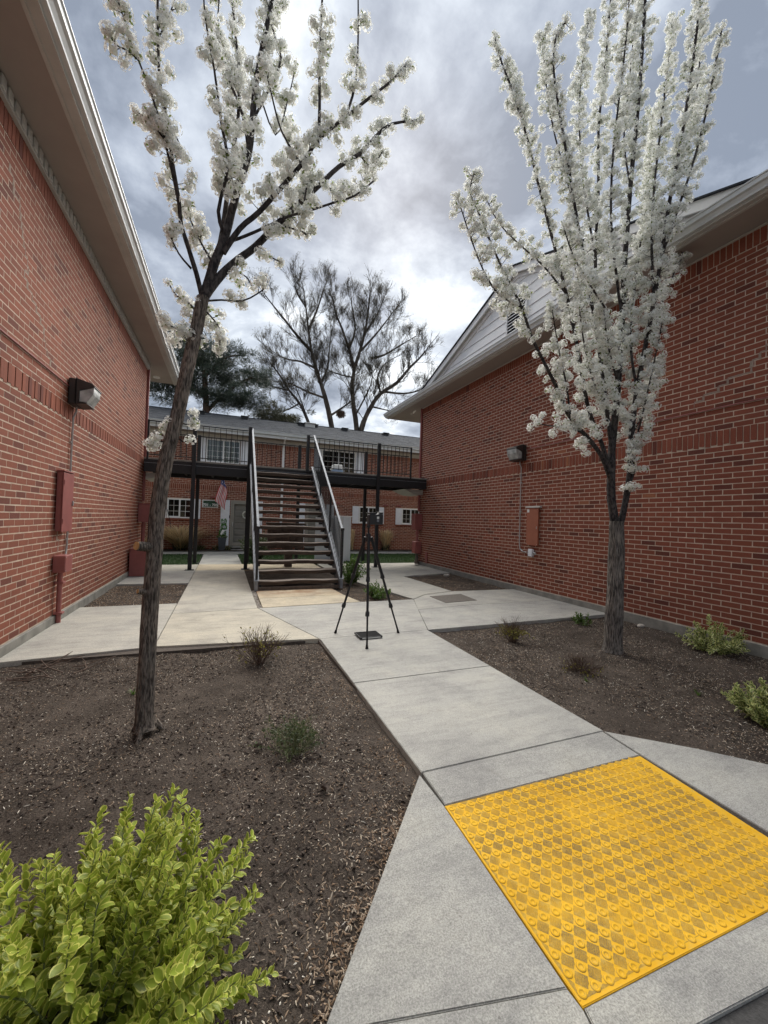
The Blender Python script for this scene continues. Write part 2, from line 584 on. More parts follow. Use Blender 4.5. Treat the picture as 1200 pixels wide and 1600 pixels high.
M['petal'] = petal_mat()
M['leaf_yellow'] = leaf_mat('golden_euonymus_leaf', (0.34, 0.42, 0.06), (0.76, 0.76, 0.20))
M['leaf_cream'] = leaf_mat('cream_edged_leaf', (0.16, 0.22, 0.06), (0.74, 0.74, 0.34), 0.45, 0.6)
M['leaf_green'] = leaf_mat('fresh_green_leaf', (0.085, 0.16, 0.028), (0.13, 0.21, 0.04))
M['leaf_olive'] = leaf_mat('dull_olive_leaf', (0.085, 0.11, 0.050), (0.12, 0.15, 0.07))
M['leaf_bud'] = leaf_mat('yellow_bud_leaf', (0.26, 0.24, 0.05), (0.33, 0.29, 0.06))
M['needle'] = leaf_mat('pine_needles', (0.026, 0.042, 0.026), (0.085, 0.105, 0.065), trans=0.15)
M['needle_olive'] = leaf_mat('olive_cedar_sprays', (0.055, 0.055, 0.022), (0.09, 0.085, 0.035), trans=0.15)
M['bud'] = leaf_mat('spring_buds', (0.08, 0.068, 0.040), (0.12, 0.105, 0.055), trans=0.3)
M['straw'] = leaf_mat('straw_grass', (0.66, 0.50, 0.28), (0.78, 0.62, 0.38), trans=0.3)
M['grass'] = leaf_mat('lawn_grass', (0.035, 0.080, 0.018), (0.055, 0.12, 0.025), trans=0.3)
M['topiary'] = leaf_mat('topiary_green', (0.05, 0.20, 0.02), (0.07, 0.25, 0.03), trans=0.2)


def shingle_mat():
    m = MatB('slate_grey_shingle', 0.95, spec=0.2)
    t = m.attr('tint')
    c = m.ramp(t, [(0.0, (0.019, 0.022, 0.027)), (1.0, (0.052, 0.058, 0.068))])
    m.color(m.mix(1.0, c, m.ramp(m.noise(40, 3, 0.7), [(0.3, (0.8, 0.8, 0.8)), (0.7, (1.2, 1.2, 1.2))]), 'MULTIPLY'))
    return m.m


M['shingle'] = shingle_mat()


def glass_mat(name, fac, tint=(1, 1, 1)):
    m = MatB(name, 0.05)
    tr = m.n('ShaderNodeBsdfTransparent'); tr.inputs['Color'].default_value = (*tint, 1)
    gl = m.n('ShaderNodeBsdfGlossy'); gl.inputs['Roughness'].default_value = 0.03
    mxs = m.n('ShaderNodeMixShader'); mxs.inputs[0].default_value = fac
    m.l(tr.outputs[0], mxs.inputs[1]); m.l(gl.outputs[0], mxs.inputs[2])
    m.l(mxs.outputs[0], m.nt.nodes['Material Output'].inputs['Surface'])
    return m.m


M['glass'] = glass_mat('window_glass', 0.08, (0.6, 0.65, 0.62))
M['screen'] = glass_mat('insect_screen', 0.05, (0.35, 0.36, 0.37))
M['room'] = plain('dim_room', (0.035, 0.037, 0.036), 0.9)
M['curtain'] = plain('pale_curtain', (0.55, 0.57, 0.55), 0.8, var=0.06)


def lens_mat():
    m = MatB('prismatic_lens', 0.25, spec=0.6)
    w = m.n('ShaderNodeTexWave'); w.inputs['Scale'].default_value = 40
    m.l(m.coord(obj=False), w.inputs['Vector'])
    m.color(m.ramp(m.noise(9, 3), [(0.3, (0.26, 0.27, 0.26)), (0.7, (0.55, 0.56, 0.54))]))
    m.bump(w.outputs['Fac'], 0.5, 0.004)
    return m.m


M['lens'] = lens_mat()


def pad_mat():
    m = MatB('yellow_tactile_plastic', 0.8, spec=0.2)
    base = m.ramp(m.noise(2.5, 4), [(0.3, (0.64, 0.345, 0.014)), (0.7, (0.80, 0.46, 0.03))])
    t = m.attr('tint')      # 1 = rough diamond field between the domes, which holds the dirt
    d = m.noise(3.4, 4, 0.7, dist=0.6)
    dirt = m.math('MULTIPLY', m.ramp(d, [(0.36, (0.34, 0.34, 0.34)), (0.60, (1, 1, 1))]), m.ramp(t, [(0.5, (0, 0, 0)), (0.9, (1, 1, 1))]))
    dirt = m.math('MULTIPLY', dirt, m.ramp(m.noise(240, 2, 0.7), [(0.36, (0.6, 0.6, 0.6)), (0.6, (1, 1, 1))]))
    c = m.mix(dirt, base, (0.20, 0.145, 0.058))
    blot = m.ramp(m.noise(19, 4, 0.75), [(0.68, (0, 0, 0)), (0.76, (0.7, 0.7, 0.7))])
    c = m.mix(blot, c, (0.13, 0.10, 0.055))
    worn = m.ramp(m.noise(38, 4, 0.7), [(0.50, (0, 0, 0)), (0.68, (0.5, 0.5, 0.5))])
    c = m.mix(worn, c, (0.60, 0.42, 0.11))
    m.color(c)
    m.bump(m.noise(330, 2), 0.35, 0.0015)
    return m.m


M['pad'] = pad_mat()

# ------------------------------------------------------------------ brick walls
CUBE = np.array([(x, y, z) for x in (-.5, .5) for y in (-.5, .5) for z in (-.5, .5)])
CUBEF = np.array([(0, 1, 3, 2), (4, 6, 7, 5), (0, 4, 5, 1), (2, 3, 7, 6), (0, 2, 6, 4), (1, 5, 7, 3)])


def course(u0, u1, z, off, L=0.24, h=0.08, holes=(), j=0.0132):
    out = []
    u = u0 - (L / 2 if off else 0)
    while u < u1:
        a, b = max(u, u0), min(u + L - j, u1)
        segs = [(a, b)]
        for (h0, h1, hz0, hz1) in holes:
            if z + h - j > hz0 and z < hz1:
                ns = []
                for (p, q) in segs:
                    if q <= h0 or p >= h1: ns.append((p, q)); continue
                    if p < h0: ns.append((p, h0 - .004))
                    if q > h1: ns.append((h1 + .004, q))
                segs = ns
        out += [(p, q, z, z + h - j) for p, q in segs if q - p > 0.03]
        u += L
    return out


def soldiers(u0, u1, z, H=0.24, w=0.08, j=0.0125, alt=False):
    out = []; u = u0; k = 0
    while u < u1:
        out.append((u, min(u + w - j, u1), z + (0.0 if not alt or k % 2 else 0.018), z + H - j)); u += w; k += 1
    return out


def lay_bricks(parent, axis, plane, s, cells, mat, single=300, proud=0.0018, depth=0.03, prouds=None):
    """each cell (u0,u1,z0,z1) becomes a brick; the largest in view are objects, the rest one part"""
    n = len(cells)
    c = np.array(cells)
    pr = np.full(n, proud) + rng.uniform(-0.0003, 0.0005, n)
    if prouds is not None: pr = pr + np.array(prouds)
    cx = plane + s * (pr - depth / 2)
    cu, cz = (c[:, 0] + c[:, 1]) / 2, (c[:, 2] + c[:, 3]) / 2 + rng.normal(0, 0.0008, n)
    du, dz = c[:, 1] - c[:, 0], c[:, 3] - c[:, 2]
    tint = np.clip(rng.normal(0.5, 0.20, n), 0, 1)
    tint[rng.random(n) < 0.05] = 0.02
    big = []
    if single:
        for i in range(n):
            p = (plane, cu[i], cz[i]) if axis == 'x' else (cu[i], plane, cz[i])
            z, x, y = px(p)
            if z > 0.3 and 6 < x < 1194 and 6 < y < 1594:
                d2 = (Vector(p) - Vector((0, 0, CAM_H))).length_squared
                big.append((-(du[i] * dz[i]) * abs(plane if axis == 'x' else plane) / (d2 * z), i))
        big = [i for _, i in sorted(big)[:single]]
    variants = []
    for k in range(14):
        tv = CUBE + rng.uniform(-0.5, 0.5, CUBE.shape) * np.array([0.012, 0.012, 0.05] if axis == 'x' else [0.012, 0.012, 0.05])
        variants.append(mesh_np('brick', tv, CUBEF, mat, np.full(8, 0.04 if k == 13 else np.clip(rng.normal(.5, .2), 0, 1))))
    for i in big:
        sz = (depth, du[i], dz[i]) if axis == 'x' else (du[i], depth, dz[i])
        p = (cx[i], cu[i], cz[i]) if axis == 'x' else (cu[i], cx[i], cz[i])
        link('brick', variants[rng.integers(14)], parent, p, None, sz)
    rest = np.ones(n, bool); rest[big] = False
    k = rest.sum()
    T = np.zeros((k, 4, 4)); T[:, 3, 3] = 1
    if axis == 'x':
        T[:, 0, 0] = depth; T[:, 1, 1] = du[rest]; T[:, 2, 2] = dz[rest]
        T[:, 0, 3] = cx[rest]; T[:, 1, 3] = cu[rest]
    else:
        T[:, 0, 0] = du[rest]; T[:, 1, 1] = depth; T[:, 2, 2] = dz[rest]
        T[:, 0, 3] = cu[rest]; T[:, 1, 3] = cx[rest]
    T[:, 2, 3] = cz[rest]
    V, F, t, _ = stamp(CUBE, CUBEF, T, tint[rest])
    o = link('brickwork', mesh_np('brickwork', V, F, mat, t), parent)
    o['kind'] = 'stuff'
    return o


def side_wall_cells(u0, u1, z0, n_low, n_mid, n_up, flip):
    cells, pr = [], []
    z = z0
    for i in range(n_low):
        c = course(u0, u1, z, (i + flip) % 2); cells += c; pr += [0] * len(c); z += 0.08
    c = soldiers(u0, u1, z, alt=True); cells += c; pr += [0.002 if k % 2 else 0.007 for k in range(len(c))]; z += 0.24
    for i in range(n_mid):
        c = course(u0, u1, z, (i + flip) % 2); cells += c; pr += [0] * len(c); z += 0.08
    for i in range(n_up):
        c = course(u0, u1, z, (i + flip + n_mid) % 2); cells += c; pr += [0.0] * len(c); z += 0.08
    c = soldiers(u0, u1, z); cells += c; pr += [0.004] * len(c); z += 0.24
    return cells, pr, z


def crack(parent, plane, s, path, name='mortar_patch'):
    """stepped line of old repair mortar following the joints; path = [(u, z)] top to bottom"""
    g = Geo()
    (ua, za), = path[:1]
    z = math.floor((za - .12) / .08) * .08 + .12
    prev = ua
    while z > path[-1][1]:
        for i in range(len(path) - 1):
            (u0, z0), (u1, z1) = path[i], path[i + 1]
            if z1 <= z <= z0:
                u = u0 + (u1 - u0) * (z0 - z) / max(z0 - z1, 1e-6); break
        else:
            z -= .08; continue
        u += random.uniform(-.07, .07)
        w = random.uniform(.010, .026) if random.random() < .75 else .006
        f = plane + s * .0032
        a, b = sorted((plane, f))
        n = 5
        pts = [(u - w + random.uniform(-.006, .006), z - .008), (u + w + random.uniform(-.006, .006), z - .004), (u + w * .8, z + .04), (u + w + random.uniform(-.005, .008), z + .082), (u - w * .9, z + .08), (u - w * .7 + random.uniform(-.006, .004), z + .035)]
        vs = [(f, p[0], p[1]) for p in pts] + [(plane, p[0], p[1]) for p in pts]
        k = len(pts)
        g.add(vs, [tuple(range(k)), tuple(range(2 * k - 1, k - 1, -1))] + [(i, k + i, k + (i + 1) % k, (i + 1) % k) for i in range(k)])
        lo, hi = sorted((prev, u))
        if hi - lo > .03:
            h0 = random.uniform(.007, .013)
            g.add([(f - s * .0006, lo, z + .076), (f - s * .0006, hi, z + .076), (f - s * .0006, hi, z + .076 + 2 * h0), (f - s * .0006, (lo + hi) / 2, z + .08 + 2 * h0), (f - s * .0006, lo, z + .076 + 2 * h0)], [(0, 1, 2, 3, 4) if s > 0 else (4, 3, 2, 1, 0)])
        prev = u
        z -= .08
    o = g.build(name, M['mortar_patch'], parent)
    o['kind'] = 'stuff'
    return o


# ---- left building
LX = -2.21
left_b = empty('brick_building', (0, 0, 0), 'red brick building with wide soffit and white gutter on the left', 'building')


# roots sit at the origin of their shapes' coordinates so that children need no offset
def thing(name, label, cat, group=None, kind=None, loc=(0, 0, 0), rz=0):
    return empty(name, loc, label, cat, group, kind, rz)


g = Geo().box(-12, LX, -3, 13.0, -0.3, 5.83)
g.build('wall', M['mortar'], left_b)
cells, pr, ztop = side_wall_cells(-1.0, 13.0, 0.12, 35, 3, 25, 0)
lay_bricks(left_b, 'x', LX, 1, cells, M['brick_l'], prouds=pr)
Geo().bbox(LX, LX + 0.035, -3, 13.02, -0.3, 0.105, 0.006).build('footing', M['footing'], left_b)
crack(left_b, LX, 1, [(5.25, 5.1), (5.6, 4.6), (5.7, 4.2), (6.3, 3.7), (6.5, 3.45)])
crack(left_b, LX, 1, [(6.95, 1.28), (7.0, .98)])
FZ = ztop
fr = Geo().box(LX, LX + 0.045, -3, 13.03, FZ - 0.01, 5.765).box(LX + .045, LX + 0.075, -3, 13.05, FZ + .18, FZ + .205).build('frieze_board', M['trim'], left_b)
dm = Geo().bbox(0, 0.018, 0, 0.092, 0, 0.125, .006).mesh('dentil', M['trim'])
for k in range(70):
    link('dentil', dm, left_b, (LX + .045, 13.0 - .14 * (k + 1), FZ + .015))
sf = Geo()
sf.box(-2.25, -1.735, -3, 14.62, 5.80, 5.83)
sf.box(-12, -2.25, 13.0, 14.62, 5.80, 5.83)
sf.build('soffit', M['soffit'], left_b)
Geo().extr([(-1.735, 5.785), (-1.70, 5.785), (-1.70, 5.80), (-1.60, 5.80), (-1.60, 5.99), (-1.735, 5.99)], 'y', -3, 14.66).build('fascia', M['trim'], left_b)


def gutter_prof(x0, s):
    p = [(0, 0.03), (0.055, 0.03), (0.06, 0.055), (0.085, 0.09), (0.115, 0.105), (0.12, 0.16), (0.135, 0.165), (0.135, 0.18), (0.105, 0.18), (0.10, 0.12), (0.0, 0.05)]
    return [(x0 + s * a, 5.80 + b) for a, b in p]


Geo().extr(gutter_prof(-1.60, 1), 'y', -3, 14.68).build('gutter', M['gutter'], left_b)
rf = Geo().extr([(-1.50, 5.985), (-7.2, 7.9), (-13, 5.985), (-13, 5.95), (-1.50, 5.95)], 'y', -3, 14.66)
rf.build('roof', M['shingle'], left_b)
sl = Geo().cyl((-2.15, 14.05, 5.80), (-2.15, 14.05, 5.775), .10, 20).build('soffit_light', M['white_paint'], left_b, True)
dsp = Geo().bbox(LX + .002, LX + .06, 12.93, 13.02, 1.92, 5.78, .008).build('downspout', M['red_metal'], left_b)

# ---- right building
RX = 6.68
right_b = thing('brick_building', 'dark red brick building with white sided gable and dentil trim on the right', 'building')
Geo().box(RX, 20, -3, 13.3, -0.3, 5.83).build('wall', M['mortar'], right_b)
cells, pr, ztop = side_wall_cells(-1.0, 13.3, 0.12, 34, 4, 27, 1)
lay_bricks(right_b, 'x', RX, -1, cells, M['brick_r'], prouds=pr)
Geo().bbox(RX - .035, RX, -3, 13.32, -0.3, 0.105, 0.006).build('footing', M['footing'], right_b)
crack(right_b, RX, -1, [(2.62, 4.55), (2.85, 4.2), (3.15, 3.98), (3.3, 3.8), (3.75, 3.6), (3.95, 3.46)])
FZ = ztop
Geo().box(RX - .04, RX, -3, 13.34, FZ - 0.01, 5.77).box(RX - .07, RX - .04, -3, 13.36, FZ + .15, FZ + .17).build('frieze_board', M['trim'], right_b)
for k in range(85):
    link('dentil', dm, right_b, (RX - .058, 13.25 - .14 * (k + 1), FZ + .012))
sf = Geo()
sf.box(6.16, RX + .04, -3, 15.3, 5.80, 5.83)
sf.box(RX + .04, 20, 13.3, 15.3, 5.80, 5.83)
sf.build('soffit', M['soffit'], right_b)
Geo().extr([(6.16, 5.785), (6.12, 5.785), (6.12, 5.80), (6.05, 5.80), (6.05, 5.99), (6.16, 5.99)], 'y', -3, 15.33).build('fascia', M['trim'], right_b)
Geo().extr(gutter_prof(6.05, -1), 'y', -3, 15.35).build('gutter', M['gutter'], right_b)
# pent strip and the gable face
Geo().extr([(5.96, 5.985), (6.62, 6.10), (6.62, 5.95), (5.96, 5.95)], 'y', -3, 15.3).build('pent_roof', M['shingle'], right_b)
AY, AZ = 7.99, 8.02       # apex of the rake at X=6.45
GX = 6.60
slope = 0.347


def rake_z(y, drop=0.0):
    return AZ - abs(y - AY) * slope - drop


# siding planks, clipped by the rake
plank_m = []
z = 6.06
while z < AZ - .25:
    z1 = min(z + .262, AZ - .2)
    ya, yb = AY + (AZ - .16 - z) / slope, AY + (AZ - .16 - z1) / slope
    yc, yd = AY - (AZ - .16 - z) / slope, AY - (AZ - .16 - z1) / slope
    g = Geo()
    xo, xi = GX - .022, GX
    vs = [(xo, yc, z), (xo, ya, z), (xi - .004, yb, z1), (xi - .004, yd, z1), (GX + .03, yc, z), (GX + .03, ya, z), (GX + .03, yb, z1), (GX + .03, yd, z1)]
    g.add(vs, [(3, 2, 1, 0), (4, 5, 6, 7), (0, 1, 5, 4), (2, 3, 7, 6), (1, 2, 6, 5), (3, 0, 4, 7)])
    g.build('siding_plank', M['white_paint'], right_b)
    z += .262
# rake boards with soffit and roof edge
for sgn in (1, -1):
    g = Geo()
    y_end = AY + sgn * (AZ - 5.99) / slope
    def seg(x0, x1, d0, d1):
        vs = [(x0, AY, AZ - d0), (x1, AY, AZ - d0), (x1, y_end, 5.99 - d0), (x0, y_end, 5.99 - d0),
              (x0, AY, AZ - d1), (x1, AY, AZ - d1), (x1, y_end, 5.99 - d1), (x0, y_end, 5.99 - d1)]
        return vs, [(0, 1, 2, 3), (7, 6, 5, 4), (0, 3, 7, 4), (1, 5, 6, 2), (0, 4, 5, 1), (3, 2, 6, 7)]
    v, f = seg(6.44, 6.47, .0, .17); g.add(v, f)
    v, f = seg(6.55, 6.60, .10, .26); g.add(v, f)
    g.build('rake_board', M['white_paint'], right_b)
    g = Geo(); v, f = seg(6.47, 6.60, .135, .16); g.add(v, f); g.build('rake_soffit', M['trim'], right_b)
    g = Geo(); v, f = seg(6.40, 14.0, -.03, .0); g.add(v, f); g.build('roof', M['shingle'], right_b)
# louvred gable vent
vt = Geo()
for (y0, y1, z0, z1) in ((7.62, 8.38, 6.12, 6.17), (7.62, 8.38, 7.27, 7.32), (7.62, 7.67, 6.17, 7.27), (8.33, 8.38, 6.17, 7.27)):
    vt.box(GX - .06, GX - .0225, y0, y1, z0, z1)
vo = vt.build('gable_vent', M['white_paint'], right_b)
Geo().box(GX - .03, GX - .024, 7.67, 8.33, 6.17, 7.27).build('vent_backing', M['rubber'], vo)
for k in range(13):
    zz = 6.21 + k * .082
    Geo().add([(GX - .058, 7.672, zz - .018), (GX - .058, 8.328, zz - .018), (GX - .031, 8.328, zz + .018), (GX - .031, 7.672, zz + .018),
               (GX - .058, 7.672, zz - .012), (GX - .058, 8.328, zz - .012), (GX - .031, 8.328, zz + .024), (GX - .031, 7.672, zz + .024)],
              [(0, 1, 2, 3), (7, 6, 5, 4), (0, 4, 5, 1), (2, 6, 7, 3), (0, 3, 7, 4), (1, 5, 6, 2)]).build('louvre', M['white_paint'], vo)
Geo().bbox(RX - .075, RX - .012, 13.2, 13.28, 1.95, 5.78, .008).build('downspout', M['red_metal'], right_b)
Geo().cyl((RX - .1, 14.0, 5.80), (RX - .1, 14.0, 5.72), .05, 12, .035).build('eave_drain', M['trim'], right_b)

# ---- back building
BY = 19.5
back_b = thing('brick_building', 'long two storey brick apartment building with dark shingle roof behind the stairs', 'building')
BX0, BX1 = -9.0, 20.0
WINS = [  # x0,x1,z0,z1, shutters (left x0,x1),(right x0,x1), kind
    (-2.37, -1.40, 1.39, 2.24, (-2.73, -2.39), (-1.38, -1.06), 'low'),
    (-6.2, -5.2, 1.39, 2.24, (-6.55, -6.22), (-5.18, -4.85), 'low'),
    (6.35, 7.38, 1.38, 2.24, (6.0, 6.33), (7.40, 7.72), 'low'),
    (8.76, 9.82, 1.38, 2.24, (8.40, 8.74), (9.84, 10.18), 'low'),
    (-.93, 0.52, 3.92, 5.0, (-1.27, -.95), (.54, .86), 'drapes'),
    (4.31, 6.07, 3.86, 5.0, (3.94, 4.29), (6.09, 6.52), 'high'),
    (10.6, 12.3, 3.86, 5.0, (10.2, 10.58), (12.32, 12.7), 'high'),
    (-6.6, -5.0, 3.86, 5.0, (-6.98, -6.62), (-4.98, -4.62), 'high'),
]
DOORS = [(.20, 1.18, .18, 2.27), (3.62, 4.6, .18, 2.27)]
holes = [(w[0], w[1], w[2], w[3]) for w in WINS] + [(d[0], d[1], -0.2, d[3]) for d in DOORS]
us = sorted({BX0, BX1, *[h[0] for h in holes], *[h[1] for h in holes]})
zs = sorted({-0.3, 5.2, *[h[2] for h in holes], *[h[3] for h in holes]})
g = Geo()
for i in range(len(us) - 1):
    for k in range(len(zs) - 1):
        uc, zc_ = (us[i] + us[i + 1]) / 2, (zs[k] + zs[k + 1]) / 2
        if any(h[0] < uc < h[1] and h[2] < zc_ < h[3] for h in holes): continue
        g.add([(us[i], BY, zs[k]), (us[i + 1], BY, zs[k]), (us[i + 1], BY, zs[k + 1]), (us[i], BY, zs[k + 1])], [(0, 1, 2, 3)])
g.box(BX0, BX1, BY + .9, BY + 8, -.3, 5.2)
g.build('wall', M['mortar'], back_b)
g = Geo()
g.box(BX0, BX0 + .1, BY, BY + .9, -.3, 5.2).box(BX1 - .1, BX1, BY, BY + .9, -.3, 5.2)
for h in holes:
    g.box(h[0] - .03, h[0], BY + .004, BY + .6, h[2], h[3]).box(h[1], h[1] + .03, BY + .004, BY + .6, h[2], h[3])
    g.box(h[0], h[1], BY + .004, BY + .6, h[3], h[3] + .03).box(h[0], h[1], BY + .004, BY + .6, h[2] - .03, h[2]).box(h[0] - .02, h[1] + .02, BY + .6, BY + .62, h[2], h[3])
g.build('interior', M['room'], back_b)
cells, prs = [], []
z = 0.04; i = 0
while z < 2.66:
    c = course(BX0, BX1, z, i % 2, holes=holes); cells += c; prs += [0] * len(c); z += .08; i += 1
c = soldiers(BX0, BX1, z); cells += c; prs += [.006] * len(c); z += .24
while z < 4.74:
    c = course(BX0, BX1, z, i % 2, holes=holes); cells += c; prs += [0] * len(c); z += .08; i += 1
c = [q for q in soldiers(BX0, BX1, z) if not any(h[0] < q[1] and h[1] > q[0] and h[3] > 4.8 for h in holes)]; cells += c; prs += [.004] * len(c)
lay_bricks(back_b, 'y', BY, -1, cells, M['brick_l'], single=0, prouds=prs)
Geo().box(BX0, BX1, BY - .03, BY + .02, 4.99, 5.2).build('frieze_board', M['trim'], back_b)
Geo().box(BX0, BX1 + .4, 18.92, BY + .02, 5.2, 5.23).build('soffit', M['soffit'], back_b)
Geo().extr([(18.92, 5.19), (18.88, 5.19), (18.88, 5.3), (18.80, 5.33), (18.78, 5.45), (18.76, 5.46), (18.76, 5.475), (18.90, 5.475), (18.92, 5.3)], 'x', BX0, BX1 + .4).build('gutter', M['gutter'], back_b)
# shingle roof: courses of shingles on a 4:12 slope
rb = Geo().extr([(18.86, 5.46), (23.5, 7.04), (28.2, 5.46), (28.2, 5.40), (18.86, 5.40)], 'x', BX0, BX1 + .4)
roof_o = rb.build('roof', M['shingle'], back_b)
T, tn = [], []
rl = math.hypot(4.64, 1.58); ca, sa = 4.64 / rl, 1.58 / rl
row = 0; d = 0.0
while d < rl - .05:
    x = BX0 + (row % 3) * .11
    while x < BX1 + .4:
        w = random.choice((.3, .33, .24))
        Tm = np.eye(4)
        th = random.uniform(.008, .016)
        Tm[:3, 0] = (w - .006, 0, 0); Tm[:3, 1] = (0, ca * .155, sa * .155); Tm[:3, 2] = (0, -sa * th, ca * th)
        dd = d + .07
        Tm[:3, 3] = (x + w / 2, 18.84 + ca * dd - sa * (.006 + th / 2), 5.46 + sa * dd + ca * (.006 + th / 2))
        T.append(Tm); tn.append(np.clip(random.gauss(.5, .22), 0, 1))
        x += w
    d += .145; row += 1
V, F, t, _ = stamp(CUBE, CUBEF, T, tn)
so = link('shingles', mesh_np('shingles', V, F, M['shingle'], t), roof_o); so['kind'] = 'stuff'
Geo().bbox(BX0, BX1, 23.42, 23.58, 7.05, 7.075, .01).build('ridge_cap', M['shingle'], roof_o)
for (x, y) in ((-1.35, 22.6), (.75, 22.6), (6.3, 22.6), (8.9, 22.6), (3.75, 22.6), (4.55, 22.7)):
    zz = 5.46 + (y - 18.86) * .3405
    Geo().bbox(x - .16, x + .16, y - .16, y + .16, zz - .05, zz + .13, .02).bbox(x - .2, x + .2, y - .2, y + .2, zz + .13, zz + .17, .01).build('roof_vent', M['black_metal'], back_b)
Geo().bbox(3.95, 4.5, 22.35, 22.75, 6.6, 6.88, .03).bbox(3.9, 4.55, 22.3, 22.8, 6.88, 6.93, .01).build('roof_hatch', M['trim'], back_b)


def window(root, x0, x1, z0, z1, kind):
    g = Geo(); t = .055; y0, y1 = BY - .03, BY + .03
    g.box(x0, x1, y0, y1, z0, z0 + t).box(x0, x1, y0, y1, z1 - t, z1).box(x0, x0 + t, y0, y1, z0 + t, z1 - t).box(x1 - t, x1, y0, y1, z0 + t, z1 - t)
    w = g.build('window', M['white_paint'], root)
    xm = (x0 + x1) / 2
    Geo().box(xm - .03, xm + .03, BY - .028, BY + .02, z0 + t, z1 - t).box(x0 + t, xm - .03, BY + .0, BY + .02, z0 + t, z0 + t + .03).build('sash', M['white_paint'], w)
    for a, b, m in ((x0 + t, xm - .03, 'screen'), (xm + .03, x1 - t, 'glass')):
        Geo().box(a, b, BY + .012, BY + .016, z0 + t, z1 - t).build('pane', M[m if kind != 'drapes' else 'glass'], w)
        nv, nh = (2, 3) if kind == 'low' else (3, 4)
        mg = Geo()
        for k in range(1, nv):
            x = a + (b - a) * k / nv; mg.box(x - .009, x + .009, BY + .006, BY + .012, z0 + t, z1 - t)
        for k in range(1, nh):
            z = z0 + t + (z1 - z0 - 2 * t) * k / nh
            mg.box(a, b, BY + .004, BY + .0115, z - .009, z + .009)
        mo = mg.build('muntin', M['white_paint'] if m == 'glass' else M['trim'], w); mo['kind'] = 'stuff'
    if kind in ('drapes',):
        g = Geo(); n = 40
        pts = [(x0 + .05 + (x1 - x0 - .1) * i / n, BY + .22 + .03 * math.sin(i * 1.9)) for i in range(n + 1)]
        vs = [(p[0], p[1], z0 + (.0 if p[0] > xm else 0.0)) for p in pts] + [(p[0], p[1], z1) for p in pts]
        g.add(vs, [(i, i + 1, n + 2 + i, n + 1 + i) for i in range(n)])
        g.build('curtain', M['curtain'], w, True)
    elif kind == 'low':
        g = Geo().box(x0 + .06, x0 + .14, BY + .2, BY + .21, z0, z1).build('curtain', M['curtain'], w)
    else:
        Geo().box(x0 + .07, x0 + .2, BY + .1, BY + .12, z0, z1).build('curtain', M['rubber'], w)
    return w


for (x0, x1, z0, z1, sl_, sr_, kind) in WINS:
    window(back_b, x0, x1, z0, z1, kind)
    Geo().bbox(x0 - (.34 if kind == 'low' else 0), x1 + (.3 if kind == 'low' else 0), BY - .055, BY - .006, z0 - .085, z0 - .012, .006, .3).build('sill', M['brick_l'], back_b)
    for (a, b) in (sl_, sr_):
        s_ = Geo().bbox(a, b, BY - .045, BY - .010, z0 - .01, z1 + .01, .004)
        h = (z1 - z0)
        sh_ = s_.build('shutter', M['shutter'], back_b)
        for k in range(2):
            za = z0 + .05 + k * h / 2
            Geo().bbox(a + .05, b - .05, BY - .053, BY - .046, za, za + h / 2 - .09, .004).build('shutter_panel', M['shutter'], sh_)


def door(root, x0, x1, z0, z1):
    g = Geo(); t = .07; y0, y1 = BY - .04, BY + .03
    g.box(x0, x0 + t, y0, y1, z0, z1).box(x1 - t, x1, y0, y1, z0, z1).box(x0 + t, x1 - t, y0, y1, z1 - t, z1)
    g.box(x0 + t + .005, x0 + 2 * t, BY - .03, BY + .02, z0 + .02, z1 - t).box(x1 - 2 * t, x1 - t - .005, BY - .03, BY + .02, z0 + .02, z1 - t)
    g.box(x0 + 2 * t, x1 - 2 * t, BY - .03, BY + .02, z1 - 2 * t - .02, z1 - t).box(x0 + 2 * t, x1 - 2 * t, BY - .03, BY + .02, z0 + .02, z0 + .16)
    d = g.build('door', M['door'], root)
    Geo().box(x0 + 2 * t, x1 - 2 * t, BY + .07, BY + .10, z0, z1 - t).build('door_leaf', M['door_panel'], d)
    for k in range(6):
        za = z0 + .22 + k * .29
        Geo().bbox(x0 + 2.6 * t, x1 - 2.6 * t, BY + .055, BY + .069, za, za + .22, .008).build('door_panel', M['door_panel'], d)
    Geo().bbox(x0 + .085, x0 + .115, BY - .07, BY - .031, z0 + .9, z0 + 1.1, .006).build('handle', M['steel'], d)
    Geo().bbox(x0 - .02, x1 + .02, BY - .25, BY + .02, z0 - .08, z0 - .004, .01).build('threshold', M['footing'], d)
    for (a, b) in ((x0 - .42, x0 - .04), (x1 + .04, x1 + .42)):
        p = Geo().bbox(a, b, BY - .045, BY - .01, z0 + .02, z1, .005).build('side_panel', M['shutter'], root)
        for (za, zb) in ((z0 + .12, z0 + .95), (z0 + 1.05, z1 - .1)):
            Geo().bbox(a + .06, b - .06, BY - .053, BY - .046, za, zb, .004).build('raised_panel', M['shutter'], p)
    return d


